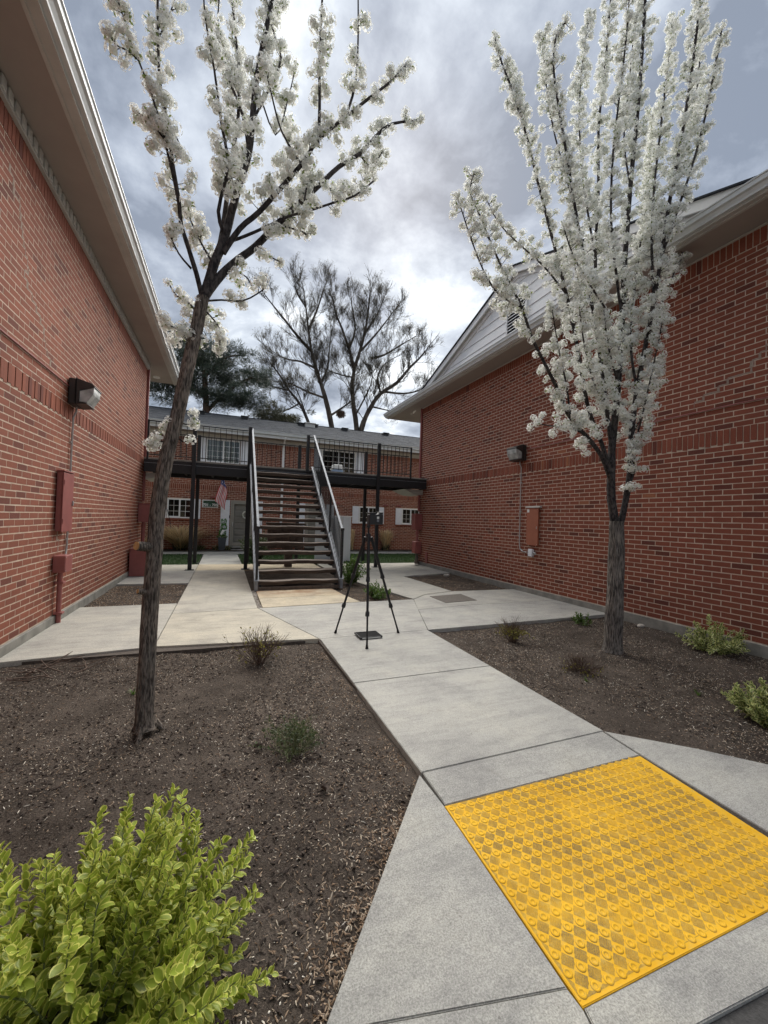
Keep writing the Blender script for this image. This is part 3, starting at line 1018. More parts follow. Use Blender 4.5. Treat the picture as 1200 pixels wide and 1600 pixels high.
for dd in DOORS: door(back_b, *dd)
Geo().bbox(.145, .185, BY - .075, BY - .046, 1.45, 1.58, .006).build('door_bell', M['plastic_black'], back_b)
Geo().bbox(2.40, 2.50, BY - .09, BY - .01, .25, 4.9, .01).build('downspout', M['white_paint'], back_b)
Geo().tube([(2.45, BY - .05, 4.88), (2.45, 19.1, 5.16), (2.45, 18.86, 5.28)], .045, 8).build('downspout_elbow', M['white_paint'], back_b)
for x in (-.55, 5.2, 7.8, 8.55):
    Geo().add([(x - .12, BY - .012, 2.40), (x + .12, BY - .012, 2.40), (x + .12, BY - .10, 2.34), (x - .12, BY - .10, 2.34), (x - .12, BY - .012, 2.34), (x + .12, BY - .012, 2.34)],
              [(0, 3, 2, 1), (3, 4, 5, 2), (0, 4, 3), (1, 2, 5), (0, 1, 5, 4)]).build('vent_hood', M['red_metal'], back_b)

# ------------------------------------------------------------------ ground
def soil_z(x, y):
    base = -.055
    if y < 2.28: base -= (2.28 - y) * .042
    return base


def bumpy(x, y, a=1.0):
    return a * (.020 * noise.noise(Vector((x * 2.3, y * 2.3, 0))) + .012 * noise.noise(Vector((x * 7, y * 7, 3))) + .007 * noise.noise(Vector((x * 21, y * 21, 7))))


g = Geo().poly([(-400, -400), (400, -400), (400, 400), (-400, 400)], -.6, -.40)
g.build('ground', M['soil'], None, kind='structure')


def soil_sheet(name, x0, x1, y0, y1, st, amp=1.0, zoff=0.0):
    nx, ny = int((x1 - x0) / st) + 1, int((y1 - y0) / st) + 1
    X = np.linspace(x0, x1, nx); Y = np.linspace(y0, y1, ny)
    V = np.array([(x, y, soil_z(x, y) + zoff + bumpy(x, y, amp)) for y in Y for x in X])
    idx = np.arange(nx * ny).reshape(ny, nx)
    F = np.stack([idx[:-1, :-1], idx[:-1, 1:], idx[1:, 1:], idx[1:, :-1]], -1).reshape(-1, 4)
    o = link(name, mesh_np(name, V, F, M['soil'], smooth=True)); o['kind'] = 'structure'
    return o


soil_sheet('planting_bed_soil', -2.2, 1.3, .7, 5.4, .028)
soil_sheet('planting_bed_soil', 2.7, 6.66, 1.0, 5.4, .035)
soil_sheet('planting_bed_soil', -2.2, 6.66, 7.0, 12.6, .07, .8, .02)
soil_sheet('planting_bed_soil', -9, 20, 18.4, 19.52, .12, 1.0, .10)
soil_sheet('planting_bed_soil', -6, 1.3, -3, .7, .2)
soil_sheet('planting_bed_soil', -9, 20, 12.3, 18.6, .5, .3, -.06)

paving = thing('concrete_path', None, None, kind='structure')
GAP = .006
SLABS = [
    # front row by the left wall
    ([(-2.175, 5.30), (-.745, 5.45), (-.745, 7.95), (-2.175, 7.95)], .55, None),
    ([(-.735, 5.45), (1.205, 5.235), (.575, 7.235), (-.735, 7.12)], .66, None),
    ([(-.735, 7.13), (.57, 7.245), (.56, 9.9), (-.735, 9.9)], .60, None),
    ([(-.735, 9.91), (.56, 9.91), (.56, 12.45), (-.735, 12.45)], .60, None),
    ([(-2.175, 10.3), (-.745, 10.2), (-.745, 12.45), (-2.175, 12.45)], .48, None),
    ([(-4.5, 12.46), (-.745, 12.46), (-.745, 13.9), (-4.5, 13.9)], .62, None),
    ([(-.735, 12.46), (2.9, 12.46), (2.9, 13.9), (-.735, 13.9)], .85, None),
    ([(-.735, 13.91), (.55, 13.91), (.50, 17.4), (-.76, 17.4)], .42, None),
    # centre
    ([(.585, 7.24), (1.215, 5.235), (2.83, 5.235), (3.62, 7.345), (2.50, 7.345)], .50, None),
    ([(.66, 7.26), (2.49, 7.355), (2.36, 8.1), (.66, 8.1)], .82, 'rust'),
    ([(.66, 8.108), (2.36, 8.108), (2.30, 8.95), (.66, 8.95)], .88, 'rust'),
    # right
    ([(2.84, 5.235), (6.64, 5.30), (6.64, 6.6), (4.55, 6.6), (3.3, 6.48)], .45, None),
    ([(3.30, 6.49), (4.55, 6.61), (6.64, 6.61), (6.64, 7.95), (4.95, 8.0), (4.1, 7.75), (3.63, 7.345)], .52, None),
    ([(3.63, 7.36), (4.1, 7.77), (4.93, 8.02), (4.80, 10.4), (6.63, 10.9), (6.63, 12.2), (3.0, 12.2), (3.0, 10.35)], .54, None),
    ([(3.0, 12.21), (10.5, 12.21), (10.5, 13.7), (3.0, 13.7)], .56, None),
    # walkway to the kerb ramp
    ([(1.22, 3.735), (2.82, 3.735), (2.82, 5.225), (1.22, 5.225)], .38, None),
    ([(1.22, 2.285), (2.82, 2.285), (2.82, 3.727), (1.22, 3.727)], .40, None),
]
rz_ = lambda y: -max(0, 2.28 - y) * .05
slabs_out = []
for pts, tint, k in SLABS:
    slabs_out.append((pts, tint, k, [0.0] * len(pts)))
for pts, tint in (
    ([(1.225, 2.277), (2.80, 2.277), (2.80, 1.975), (1.225, 1.995)], .36),
    ([(1.20, 2.270), (1.217, 1.99), (1.203, 1.10), (.35, 1.27)], .33),
    ([(2.812, 2.277), (3.30, 1.90), (3.9, 1.35), (3.9, .9), (2.85, 1.0), (2.812, 1.95)], .38),
    ([(.345, 1.2655), (1.20, 1.0955), (1.205, 1.03), (1.17, .90), (.2, 1.05)], .3),
    ([(1.213, 1.0345), (2.80, 1.0045), (2.80, .80), (1.18, .89)], .28),
):
    slabs_out.append((pts, tint, None, [rz_(p[1]) for p in pts]))


def conc_rust():
    m = concrete_mat()
    nt_ = m.node_tree
    b = nt_.nodes['Principled BSDF']
    src = b.inputs['Base Color'].links[0].from_socket
    h = MatB.__new__(MatB); h.m = m; h.nt = nt_; h.b = b
    gpos = h.n('ShaderNodeNewGeometry'); sp = h.n('ShaderNodeSeparateXYZ'); h.l(gpos.outputs['Position'], sp.inputs[0])
    near = h.math('MULTIPLY', h.math('SUBTRACT', sp.outputs['Y'], 8.05), 1.1, True)
    f = h.noise(2.6, 4, .6)
    k = h.math('MULTIPLY', near, h.math('MULTIPLY', h.math('SUBTRACT', f, .38), 4.0, True))
    c = h.mix(k, src, (.23, .095, .035))
    h.l(c, b.inputs['Base Color'])
    return m


M['concrete_rust'] = conc_rust()
# the sand bed below the joints
Geo().poly([(-2.17, 5.33), (1.2, 5.25), (1.24, 2.0), (2.79, 2.0), (2.8, 5.25), (6.63, 5.33), (6.63, 7.9), (3.8, 7.5), (3.8, 7.36), (2.4, 7.3), (-2.17, 7.9)], -.16, -.022).build('joint_sand', M['clod'], paving)
for pts, tint, k, zt in slabs_out:
    me = bpy.data.meshes.new('slab')
    bm = bmesh.new()
    jz = random.uniform(-.002, .002)
    vs = [bm.verts.new((p[0], p[1], z + jz)) for p, z in zip(pts, zt)]
    lo_ = [bm.verts.new((p[0], p[1], z + jz - .13)) for p, z in zip(pts, zt)]
    bm.faces.new(vs); bm.faces.new(lo_[::-1])
    for q in range(len(vs)): bm.faces.new((vs[q], lo_[q], lo_[(q + 1) % len(vs)], vs[(q + 1) % len(vs)]))
    bmesh.ops.recalc_face_normals(bm, faces=bm.faces[:])
    top = [e for e in bm.edges if min(v.co.z for v in e.verts) > -.115 + min(zt)]
    bmesh.ops.bevel(bm, geom=top, offset=.004, segments=2, affect='EDGES')
    bm.to_mesh(me); bm.free()
    a = me.attributes.new('tint', 'FLOAT', 'POINT'); a.data.foreach_set('value', np.full(len(me.vertices), tint, dtype=np.float32))
    me.materials.append(M['concrete_rust'] if k else M['concrete'])
    link('slab', me, paving)
Geo().poly([(4.1, 7.53), (4.93, 7.64), (4.88, 6.95), (4.1, 6.87)], -.05, .006).build('access_plate', M['mat_brown'], paving)

side = thing('sidewalk', None, None, kind='structure')
x = -9.0
while x < 20:
    Geo().poly([(x, 17.42), (x + 1.493, 17.42), (x + 1.493, 19.0), (x, 19.0)], -.1, .02 + random.uniform(-.002, .002), random.uniform(.42, .55)).build('slab', M['concrete'], side)
    x += 1.5
Geo().poly([(.1, 19.0), (1.35, 19.0), (1.35, 19.3), (.1, 19.3)], -.1, .05, .5).build('slab', M['concrete'], side)

Geo().poly([(-3, .96), (1.19, .885), (4.5, .72), (30, .2), (30, -12), (-30, -12), (-30, .96)], -.3, -.085).build('road', M['asphalt'], None, kind='structure')
# wide pavement beyond the frame to the right and the left
g = Geo().poly([(3.91, 1.33), (6.63, .9), (6.63, .62), (3.91, .75)], -.2, -.07, .35).build('kerb', M['concrete'], None, kind='structure')

# lawns of single blades
def lawn(x0, x1, y0, y1, n):
    P_ = np.stack([rng.uniform(x0, x1, n), rng.uniform(y0, y1, n), np.full(n, -.02)], 1)
    TV = np.array([(-.5, 0, 0), (.5, 0, 0), (.35, .15, .6), (-.35, .15, .6), (0, .5, 1.0), (0, .5, 1.0)])
    TF = np.array([(0, 1, 2, 3), (3, 2, 4, 5)])
    ang = rng.uniform(0, 2 * PI, n); h = rng.uniform(.04, .085, n)
    T = np.zeros((n, 4, 4)); T[:, 3, 3] = 1
    c, s = np.cos(ang), np.sin(ang)
    T[:, 0, 0] = c * .012; T[:, 1, 0] = s * .012; T[:, 0, 1] = -s * .05; T[:, 1, 1] = c * .05; T[:, 2, 2] = h
    T[:, :3, 3] = P_
    return T, TV, TF


Ts = []
for (a, b, c, d, n) in ((-9, -.8, 13.95, 17.4, 16000), (.56, 12.5, 13.75, 17.4, 26000)):
    T, TV, TF = lawn(a, b, c, d, n); Ts.append(T)
T = np.concatenate(Ts)
V, F, t, e = stamp(TV, TF, T, np.clip(rng.normal(.5, .25, len(T)), 0, 1), np.array([0, 0, .5, .5, 1, 1.0]))
link('lawn_grass', mesh_np('lawn_grass', V, F, M['grass'], t, e))['kind'] = 'stuff'
M['turf'] = plain('turf', (0.03, 0.055, 0.016), .95, var=.3, scale=8)
g = Geo().poly([(-9, 13.92), (-.78, 13.92), (-.80, 17.4), (-9, 17.4)], -.1, -.012).poly([(.57, 13.92), (12.5, 13.72), (12.5, 17.4), (.53, 17.4)], -.1, -.012)
g.build('lawn', M['turf'], None, kind='structure')

# wood chips, litter and clods on the beds
def in_poly(x, y, poly):
    c = np.zeros(len(x), bool); n = len(poly)
    for i in range(n):
        x0, y0 = poly[i]; x1, y1 = poly[(i + 1) % n]
        if y0 == y1: continue
        c ^= ((y0 > y) != (y1 > y)) & (x < (x1 - x0) * (y - y0) / (y1 - y0) + x0)
    return c


BED_L = [(-2.16, .95), (.2, 1.04), (.35, 1.27), (1.19, 2.27), (1.21, 5.2), (-.7, 5.43), (-2.16, 5.27)]
BED_R = [(2.84, 2.27), (3.3, 1.92), (3.9, 1.37), (6.6, 1.3), (6.6, 5.26), (2.86, 5.2)]


def litter(bed, n, dens=None):
    xs = [p[0] for p in bed]; ys = [p[1] for p in bed]
    x = rng.uniform(min(xs), max(xs), n * 2); y = rng.uniform(min(ys), max(ys), n * 2)
    k = in_poly(x, y, bed)
    # patchy
    w = np.array([noise.noise(Vector((a * 1.1, b * 1.1, 5))) for a, b in zip(x, y)])
    k &= rng.random(len(x)) < np.clip(.55 + w * 1.1, .08, 1)
    if dens is not None: k &= rng.random(len(x)) < dens(x, y)
    return x[k], y[k]


def place(x, y, TV, TF, sx, sy, sz, lift, tints, name, mat, tilt=.35, parent=None):
    n = len(x)
    ang = rng.uniform(0, 2 * PI, n)
    z = np.array([soil_z(a, b) + bumpy(a, b) for a, b in zip(x, y)]) + lift
    T = np.zeros((n, 4, 4)); T[:, 3, 3] = 1
    c, s = np.cos(ang), np.sin(ang)
    tx, ty = rng.normal(0, tilt, n), rng.normal(0, tilt, n)
    T[:, 0, 0] = c * sx; T[:, 1, 0] = s * sx; T[:, 2, 0] = tx * sx
    T[:, 0, 1] = -s * sy; T[:, 1, 1] = c * sy; T[:, 2, 1] = ty * sy
    T[:, 2, 2] = sz
    T[:, 0, 3] = x; T[:, 1, 3] = y; T[:, 2, 3] = z
    V, F, t, _ = stamp(TV, TF, T, tints)
    o = link(name, mesh_np(name, V, F, mat, t)); o['kind'] = 'stuff'
    return o


CHIPV = np.array([(-.5, 0, 0), (-.1, -.5, .1), (.35, -.35, .2), (.5, .05, .05), (.1, .5, .25), (-.35, .35, .1), (0, 0, .6)])
CHIPF = np.array([(0, 1, 6), (1, 2, 6), (2, 3, 6), (3, 4, 6), (4, 5, 6), (5, 0, 6)])
OCT = np.array([(1, 0, 0), (-.9, .1, 0), (.1, 1, 0), (0, -1, .1), (.1, 0, .8), (0, .1, -.8)]) * .5
OCTF = np.array([(0, 2, 4), (2, 1, 4), (1, 3, 4), (3, 0, 4), (2, 0, 5), (1, 2, 5), (3, 1, 5), (0, 3, 5)])
for bed, nc, nl, edge_f in ((BED_L, 10000, 15000, lambda x, y: np.clip(.18 + 1.1 * np.exp(-np.abs(np.minimum(1.2 - x, 1.25 - (x - .35) * 0 - x + .0 + np.clip(y - 2.28, -1.3, 0) * .83)) / .28), 0, 1)),
                            (BED_R, 10000, 13000, lambda x, y: np.clip(.55 + .0 * x, 0, 1))):
    x, y = litter(bed, nc)
    n = len(x)
    place(x, y, CHIPV, CHIPF, rng.uniform(.005, .015, n), rng.uniform(.002, .006, n), .004, .002, np.clip(rng.normal(.62, .25, n), 0, 1), 'wood_chips', M['chip'])
    x, y = litter(bed, nl, edge_f)
    n = len(x)
    place(x, y, CHIPV, CHIPF, rng.uniform(.012, .032, n), rng.uniform(.003, .006, n), .006, .004, np.clip(rng.normal(.45, .28, n), 0, 1), 'leaf_litter', M['chip'], .3)
    x = rng.uniform(min(p[0] for p in bed), max(p[0] for p in bed), 22000); y = rng.uniform(min(p[1] for p in bed), max(p[1] for p in bed), 22000)
    k = in_poly(x, y, bed); x, y = x[k], y[k]; n = len(x)
    place(x, y, OCT, OCTF, rng.uniform(.004, .017, n), rng.uniform(.004, .014, n), rng.uniform(.004, .012, n), .0, np.full(n, .5), 'soil_clods', M['clod'])
    x, y = litter(bed, 5000); n = len(x)
    place(x, y, CHIPV, CHIPF, rng.uniform(.015, .045, n), rng.uniform(.006, .018, n), rng.uniform(.006, .016, n), .003, np.clip(rng.normal(.5, .2, n), 0, 1), 'bark_mulch', M['mulch'], .35)
for bed in ([(-2.15, 8.0), (-.78, 8.0), (-.78, 10.15), (-2.15, 10.25)], [(2.5, 7.4), (3.55, 7.4), (2.98, 10.3), (2.4, 10.3)], [(4.98, 8.1), (6.6, 8.0), (6.6, 10.8), (4.85, 10.35)]):
    x, y = litter(bed, 2500); n = len(x)
    place(x, y, CHIPV, CHIPF, rng.uniform(.01, .03, n), rng.uniform(.005, .012, n), .01, .03, np.clip(rng.normal(.3, .25, n), 0, 1), 'wood_chips', M['chip'])
# leaves blown against the walkway edge
n = 2300
s_ = rng.random(n)
ex = np.where(s_ < .62, 1.19 - (s_ / .62) * .86, 1.20); ey = np.where(s_ < .62, 2.25 - (s_ / .62) * 1.0, 2.25 + (s_ - .62) / .38 * 2.6)
of = rng.exponential(.10, n); of = np.minimum(of, .5)
wv = np.array([noise.noise(Vector((a * 3, b * 3, 9))) for a, b in zip(ex, ey)])
k_ = rng.random(n) < np.clip(.55 + wv * 1.5, .05, 1)
lx = (ex - .012 - of * np.where(s_ < .62, .76, 1.0))[k_]; ly = (ey + of * np.where(s_ < .62, .65, 0))[k_]
n = len(lx)
place(lx, ly, CHIPV, CHIPF, rng.uniform(.009, .030, n), rng.uniform(.003, .008, n), rng.uniform(.003, .010, n), .005, np.clip(rng.normal(.33, .24, n), 0, 1), 'blown_leaves', M['chip'], .45)
# pebbles in the strip beside the stair slab
n = 500
place(rng.uniform(.575, .65, n), rng.uniform(7.3, 9.0, n), OCT, OCTF, rng.uniform(.01, .035, n), rng.uniform(.01, .03, n), rng.uniform(.01, .02, n), .03, np.full(n, .5), 'pebbles', M['stone'])

# ------------------------------------------------------------------ wall fixtures
def wall_light(X, s, yc, zc, label):
    t = thing('wall_light', label, 'wall light', 'wall lights on the facing brick walls')
    Geo().bbox(*sorted((X + s * .012, X + s * .105)), yc - .17, yc + .17, zc - .19, zc + .19, .012).build('back_housing', M['bronze'], t)
    def prism(prof, y0, y1, mat, name):
        pts = [(X + s * a, zc + b) for a, b in prof]
        if s < 0: pts = pts[::-1]
        g = Geo(); n = len(pts)
        g.add([(u, y0, w) for u, w in pts] + [(u, y1, w) for u, w in pts], [tuple(range(n)), tuple(range(2 * n - 1, n - 1, -1))] + [(i, n + i, n + (i + 1) % n, (i + 1) % n) for i in range(n)])
        return g.build(name, mat, t)
    prism([(.112, -.17), (.112, .19), (.30, .135), (.335, .10), (.335, .085), (.15, .02), (.15, -.15)], yc - .18, yc + .18, M['bronze'], 'hood')
    prism([(.152, -.145), (.152, .01), (.325, .080), (.318, -.02), (.245, -.150)], yc - .165, yc + .165, M['lens'], 'lens')
    prism([(.115, -.19), (.115, -.172), (.25, -.155), (.25, -.17)], yc - .18, yc + .18, M['bronze'], 'lower_rim')
    Geo().bbox(*sorted((X + s * .106, X + s * .116)), yc - .185, yc + .185, zc - .195, zc + .2, .003).build('gasket', M['rubber'], t)
    return t


wall_light(LX, 1, 7.24, 3.34, 'dark bronze wall pack light with prismatic lens on the left brick wall')
wall_light(RX, -1, 7.80, 3.32, 'dark bronze wall pack light with prismatic lens on the right brick wall')
t = thing('conduit', 'bare metal conduit running down the left brick wall to a red junction box', 'conduit')
Geo().tube([(LX + .06, 7.28, 3.16), (LX + .06, 7.28, 3.08), (LX + .03, 7.27, 2.98), (LX + .026, 7.27, 2.5), (LX + .026, 7.27, 1.7), (LX + .026, 7.26, 1.04), (LX + .028, 7.22, .92), (LX + .03, 7.10, .86)], .013, 8).build('pipe', M['steel'], t, True)
for z in (2.6, 1.9, 1.15): Geo().bbox(LX + .012, LX + .03, 7.235, 7.305, z, z + .025, .003).build('strap', M['steel'], t)
t = thing('conduit', 'bare metal conduit with bottom elbow and small grey outlet box on the right wall', 'conduit')
Geo().tube([(RX - .06, 7.80, 3.14), (RX - .06, 7.80, 3.06), (RX - .028, 7.79, 2.98), (RX - .026, 7.79, 2.2), (RX - .026, 7.79, 1.12), (RX - .026, 7.76, 1.0), (RX - .028, 7.66, .945), (RX - .03, 7.5, .94)], .013, 8).build('pipe', M['steel'], t, True)
Geo().bbox(RX - .085, RX - .012, 7.30, 7.43, .86, 1.03, .008).build('outlet_box', M['grey_panel'], t)
Geo().tube([(RX - .05, 7.29, .95), (RX - .05, 7.24, .95), (RX - .09, 7.18, .93)], .022, 10).build('spout', M['steel'], t, True)
for z in (2.6, 1.9, 1.3): Geo().bbox(RX - .03, RX - .012, 7.755, 7.825, z, z + .025, .003).build('strap', M['steel'], t)
for X, s, y, lab in ((LX, 1, 7.06, 'thin red painted cable conduit running level along the left wall above the soldier course'), (RX, -1, 7.62, 'thin red painted cable conduit running level along the right wall above the soldier course')):
    o = Geo().tube([(X + s * .018, -1, 3.402), (X + s * .018, 3, 3.400), (X + s * .018, y, 3.404)], .011, 8).build('cable_conduit', M['red_metal'], None, True)
    props(o, lab, 'conduit')
t = thing('meter_box', 'tall narrow red painted steel box on the left brick wall below the light', 'meter box')
Geo().bbox(LX + .012, LX + .085, 6.81, 7.19, 1.295, 2.13, .008).build('body', M['red_metal'], t)
Geo().bbox(LX + .0855, LX + .098, 6.80, 7.20, 1.285, 2.12, .005).build('cover', M['red_metal'], t)
Geo().bbox(LX + .012, LX + .105, 6.795, 7.205, 2.132, 2.15, .004).build('drip_cap', M['red_metal'], t)
Geo().bbox(LX + .0985, LX + .106, 6.81, 6.84, 1.4, 1.47, .002).bbox(LX + .0985, LX + .106, 6.81, 6.84, 1.95, 2.02, .002).build('hinge', M['red_metal'], t)
Geo().bbox(LX + .0985, LX + .115, 7.15, 7.18, 1.66, 1.73, .003).build('hasp', M['steel'], t)
t = thing('meter_box', 'tall narrow brown orange box with a small white sticker on the right brick wall', 'meter box')
Geo().bbox(RX - .06, RX - .012, 7.15, 7.50, 1.13, 1.985, .006).build('body', M['orange_metal'], t)
Geo().bbox(RX - .072, RX - .061, 7.14, 7.51, 1.12, 1.98, .004).build('cover', M['orange_metal'], t)
Geo().bbox(RX - .09, RX - .012, 7.08, 7.53, 1.99, 2.025, .004).build('drip_cap', M['trim'], t)
Geo().bbox(RX - .0745, RX - .0725, 7.42, 7.495, 1.88, 1.955, .0005).build('sticker', M['sign_white'], t)
Geo().bbox(RX - .078, RX - .0728, 7.17, 7.19, 1.5, 1.56, .002).build('latch', M['steel'], t)
for (y_, z_) in ((7.16, 1.15), (7.49, 1.15), (7.16, 1.95)): Geo().cyl((RX - .072, y_, z_), (RX - .077, y_, z_), .007, 8).build('screw', M['steel'], t)
t = thing('junction_box', 'small red junction box with a red pipe down to the slab on the left wall', 'junction box')
Geo().bbox(LX + .012, LX + .16, 6.80, 7.08, .72, .955, .008).build('body', M['red_metal'], t)
Geo().cyl((LX + .06, 6.95, .0), (LX + .06, 6.95, .72), .032, 14).build('pipe', M['red_metal'], t, True)
for (y_, z_) in ((6.82, .745), (7.06, .745), (6.82, .93), (7.06, .93)): Geo().cyl((LX + .16, y_, z_), (LX + .165, y_, z_), .006, 8).build('screw', M['steel'], t)
for z_ in (.12, .55): Geo().bbox(LX + .012, LX + .118, 6.9, 7.0, z_, z_ + .03, .004).build('pipe_strap', M['red_metal'], t)
t = thing('utility_box', 'large red metal box standing on the slab at the far end of the left wall', 'utility box')
Geo().bbox(LX + .036, LX + .46, 11.45, 12.1, .0, .66, .01).build('body', M['red_metal'], t)
Geo().bbox(LX + .036, LX + .475, 11.43, 12.12, .661, .69, .006).build('lid', M['red_metal'], t)
t = thing('meter_box', 'dark red box on the downspout at the left wall corner above the large box', 'meter box')
Geo().bbox(LX + .012, LX + .30, 12.40, 12.75, 1.33, 1.81, .01).build('body', M['red_metal'], t)
Geo().bbox(LX + .012, LX + .31, 12.39, 12.76, 1.811, 1.835, .005).build('lid', M['red_metal'], t)
Geo().cyl((LX + .12, 12.6, .70), (LX + .12, 12.6, 1.33), .045, 12).build('pipe', M['red_metal'], t, True)
Geo().cyl((LX + .12, 12.6, 1.19), (LX + .12, 12.6, 1.27), .06, 12).build('collar', M['red_metal'], t, True)
t = thing('meter_box', 'upper dark red box on the far corner of the right wall', 'meter box')
Geo().bbox(RX - .30, RX - .012, 13.0, 13.3, 1.27, 1.84, .01).build('body', M['red_metal'], t)
Geo().bbox(RX - .31, RX - .012, 12.99, 13.31, 1.842, 1.865, .005).build('lid', M['red_metal'], t)
Geo().cyl((RX - .15, 13.1, .86), (RX - .15, 13.1, 1.27), .05, 12).cyl((RX - .15, 13.1, 1.12), (RX - .15, 13.1, 1.2), .075, 12).build('pipe', M['red_metal'], t, True)
t = thing('meter_box', 'lower red brown box with rusty pipes under it at the right wall corner', 'meter box')
Geo().bbox(RX - .26, RX - .012, 13.0, 13.3, .42, .84, .01).build('body', M['red_metal'], t)
Geo().cyl((RX - .14, 13.1, -.05), (RX - .14, 13.1, .42), .06, 12).cyl((RX - .06, 13.2, -.05), (RX - .06, 13.2, .42), .035, 12).cyl((RX - .14, 13.1, .05), (RX - .14, 13.1, .16), .085, 12).build('pipe', M['rust_wood'], t, True)
o = Geo().bbox(RX - .05, RX - .012, 12.5, 12.62, .12, .50, .006).build('cover_plate', M['red_metal'], None)
props(o, 'small upright red cover low on the right wall near its far corner', 'cover')

# ------------------------------------------------------------------ raised walkway
DZ = 3.07
deck = thing('raised_walkway', 'black steel raised walkway with railing spanning between the two brick buildings', 'walkway')
DF, DB = 12.62, 14.2
DX0, DX1 = -2.15, 6.60
Geo().bbox(DX0, DX1, DF, DF + .09, DZ - .34, DZ, .008).build('front_beam', M['black_metal'], deck)
Geo().box(DX0, DX1, DF - .004, DF + .001, DZ - .1, DZ - .09).build('beam_seam', M['grey_metal'], deck)
Geo().bbox(DX0, DX1, DB - .09, DB, DZ - .34, DZ, .008).build('back_beam', M['black_metal'], deck)
for k in range(12):
    x = DX0 + .2 + k * (DX1 - DX0 - .4) / 11
    Geo().box(x - .03, x + .03, DF + .092, DB - .092, DZ - .28, DZ - .06).build('joist', M['black_metal'], deck)
Geo().box(DX0, DX1, DF + .0, DB, DZ + .002, DZ + .05).build('deck_slab', M['footing'], deck)
for (x, y, z1) in ((-.90, DF - .055, 4.25), (.60, DF - .055, 4.25), (4.74, DF - .055, 4.18), (-.88, DB + .03, 4.15), (.72, DB + .03, 4.15), (2.36, DB + .03, 4.15), (4.85, DB + .03, 4.15)):
    p = Geo().bbox(x - .052, x + .052, y - .05, y + .05, .012, z1, .006).build('post', M['black_metal'], deck)
    Geo().bbox(x - .12, x + .12, y - .11, y + .11, .0, .011, .003).build('base_plate', M['black_metal'], p)
for x in (2.34,):
    Geo().bbox(x - .045, x + .045, DF - .1, DF - .01, DZ - .05, 4.2, .006).build('newel', M['black_metal'], deck)
bal = Geo().box(-.008, .008, -.008, .008, 0, .95).mesh('baluster', M['black_metal'])


def rail(x0, x1, y, zt, step=.165):
    Geo().bbox(x0, x1, y - .018, y + .018, zt - .03, zt, .004).build('top_rail', M['black_metal'], deck)
    Geo().bbox(x0, x1, y - .012, y + .012, DZ + .13, DZ + .155, .003).build('bottom_rail', M['black_metal'], deck)
    n = int((x1 - x0) / step)
    for k in range(1, n + 1):
        link('baluster', bal, deck, (x0 + k * (x1 - x0) / (n + 1), y, zt - .03 - .95))


for (a, b) in ((-2.05, -.955), (-.845, .545), (2.39, 4.685), (4.795, 5.95)): rail(a, b, DF + .02, 4.16)
for x in (-2.07, 5.97): Geo().bbox(x - .025, x + .025, DF - .01, DF + .045, DZ, 4.17, .004).build('end_post', M['black_metal'], deck)
for (a, b) in ((-2.15, -.935), (-.825, .665), (.775, 2.305), (2.415, 4.795), (4.905, 6.6)): rail(a, b, DB - .03, 4.12)
for nm, (a, b) in (('left', (-9, -2.16)), ('right', (6.62, 14))):
    y0 = 13.03 if nm == 'left' else 13.33
    Geo().box(a, b, y0, DB, DZ - .16, DZ + .05).build('landing_slab', M['footing'], deck)
    g = Geo()
    for k in range(5):
        x = b - .5 - 1.2 * k if nm == 'left' else a + .5 + 1.2 * k
        g.box(x - .05, x + .05, y0, DB, DZ - .34, DZ - .16)
    g.build('landing_bracket', M['footing'], deck)
# small sloping grey undersides where the walkway meets the buildings
Geo().extr([(5.9, DZ - .34), (6.66, DZ - .34), (6.66, DZ - .52), (6.3, DZ - .50)], 'y', 13.0, DB - .1).build('haunch', M['trim'], deck)
Geo().extr([(-2.19, DZ - .34), (-1.7, DZ - .34), (-2.0, DZ - .50), (-2.19, DZ - .52)], 'y', 13.0, DB - .1).build('haunch', M['trim'], deck)

# ------------------------------------------------------------------ stairs
st = thing('outdoor_staircase', 'steel staircase with weathered dark timber treads climbing to the black walkway', 'staircase')
NT = 15; RISE = .194; RUN = .2425; Y0 = 8.98
SX0, SX1 = .70, 2.475
for k in range(NT):
    z = RISE * (k + 1); y = Y0 + RUN * k
    g = Geo(); n = 14
    prof = [(-.015, -.045), (-.028, -.02), (-.018, .0), (.02, .008), (.16, .004), (.27, .0), (.275, -.085), (.0, -.085)]
    ed = [0, 0, .9, 1, 1, 1, 0, 0]
    ring = len(prof); vs = []; tt = []
    ph = random.uniform(0, 6)
    for i in range(n + 1):
        x = SX0 + (SX1 - SX0) * i / n
        wob = .010 * math.sin(i * .7 + ph) + random.uniform(-.003, .003)
        for (a, b), e_ in zip(prof, ed):
            vs.append((x, y + a + (wob if a < .1 else 0), z + b + wob * .7)); tt.append(e_)
    fs = [tuple(range(ring))] + [tuple(n * ring + j for j in range(ring - 1, -1, -1))]
    for i in range(n):
        for j in range(ring):
            j2 = (j + 1) % ring
            fs.append((i * ring + j, (i + 1) * ring + j, (i + 1) * ring + j2, i * ring + j2))
    g.v, g.f, g.t = vs, fs, tt
    g.build('tread', M['tread'], st)
    for x in (SX0 + .02, SX1 - .07):
        Geo().box(x, x + .05, y + .02, y + .26, z - .135, z - .087).build('tread_bracket', M['black_metal'], st)
Geo().box(SX0, SX1, 8.9, 8.97, 0, .07).build('bottom_board', M['rust_wood'], st)
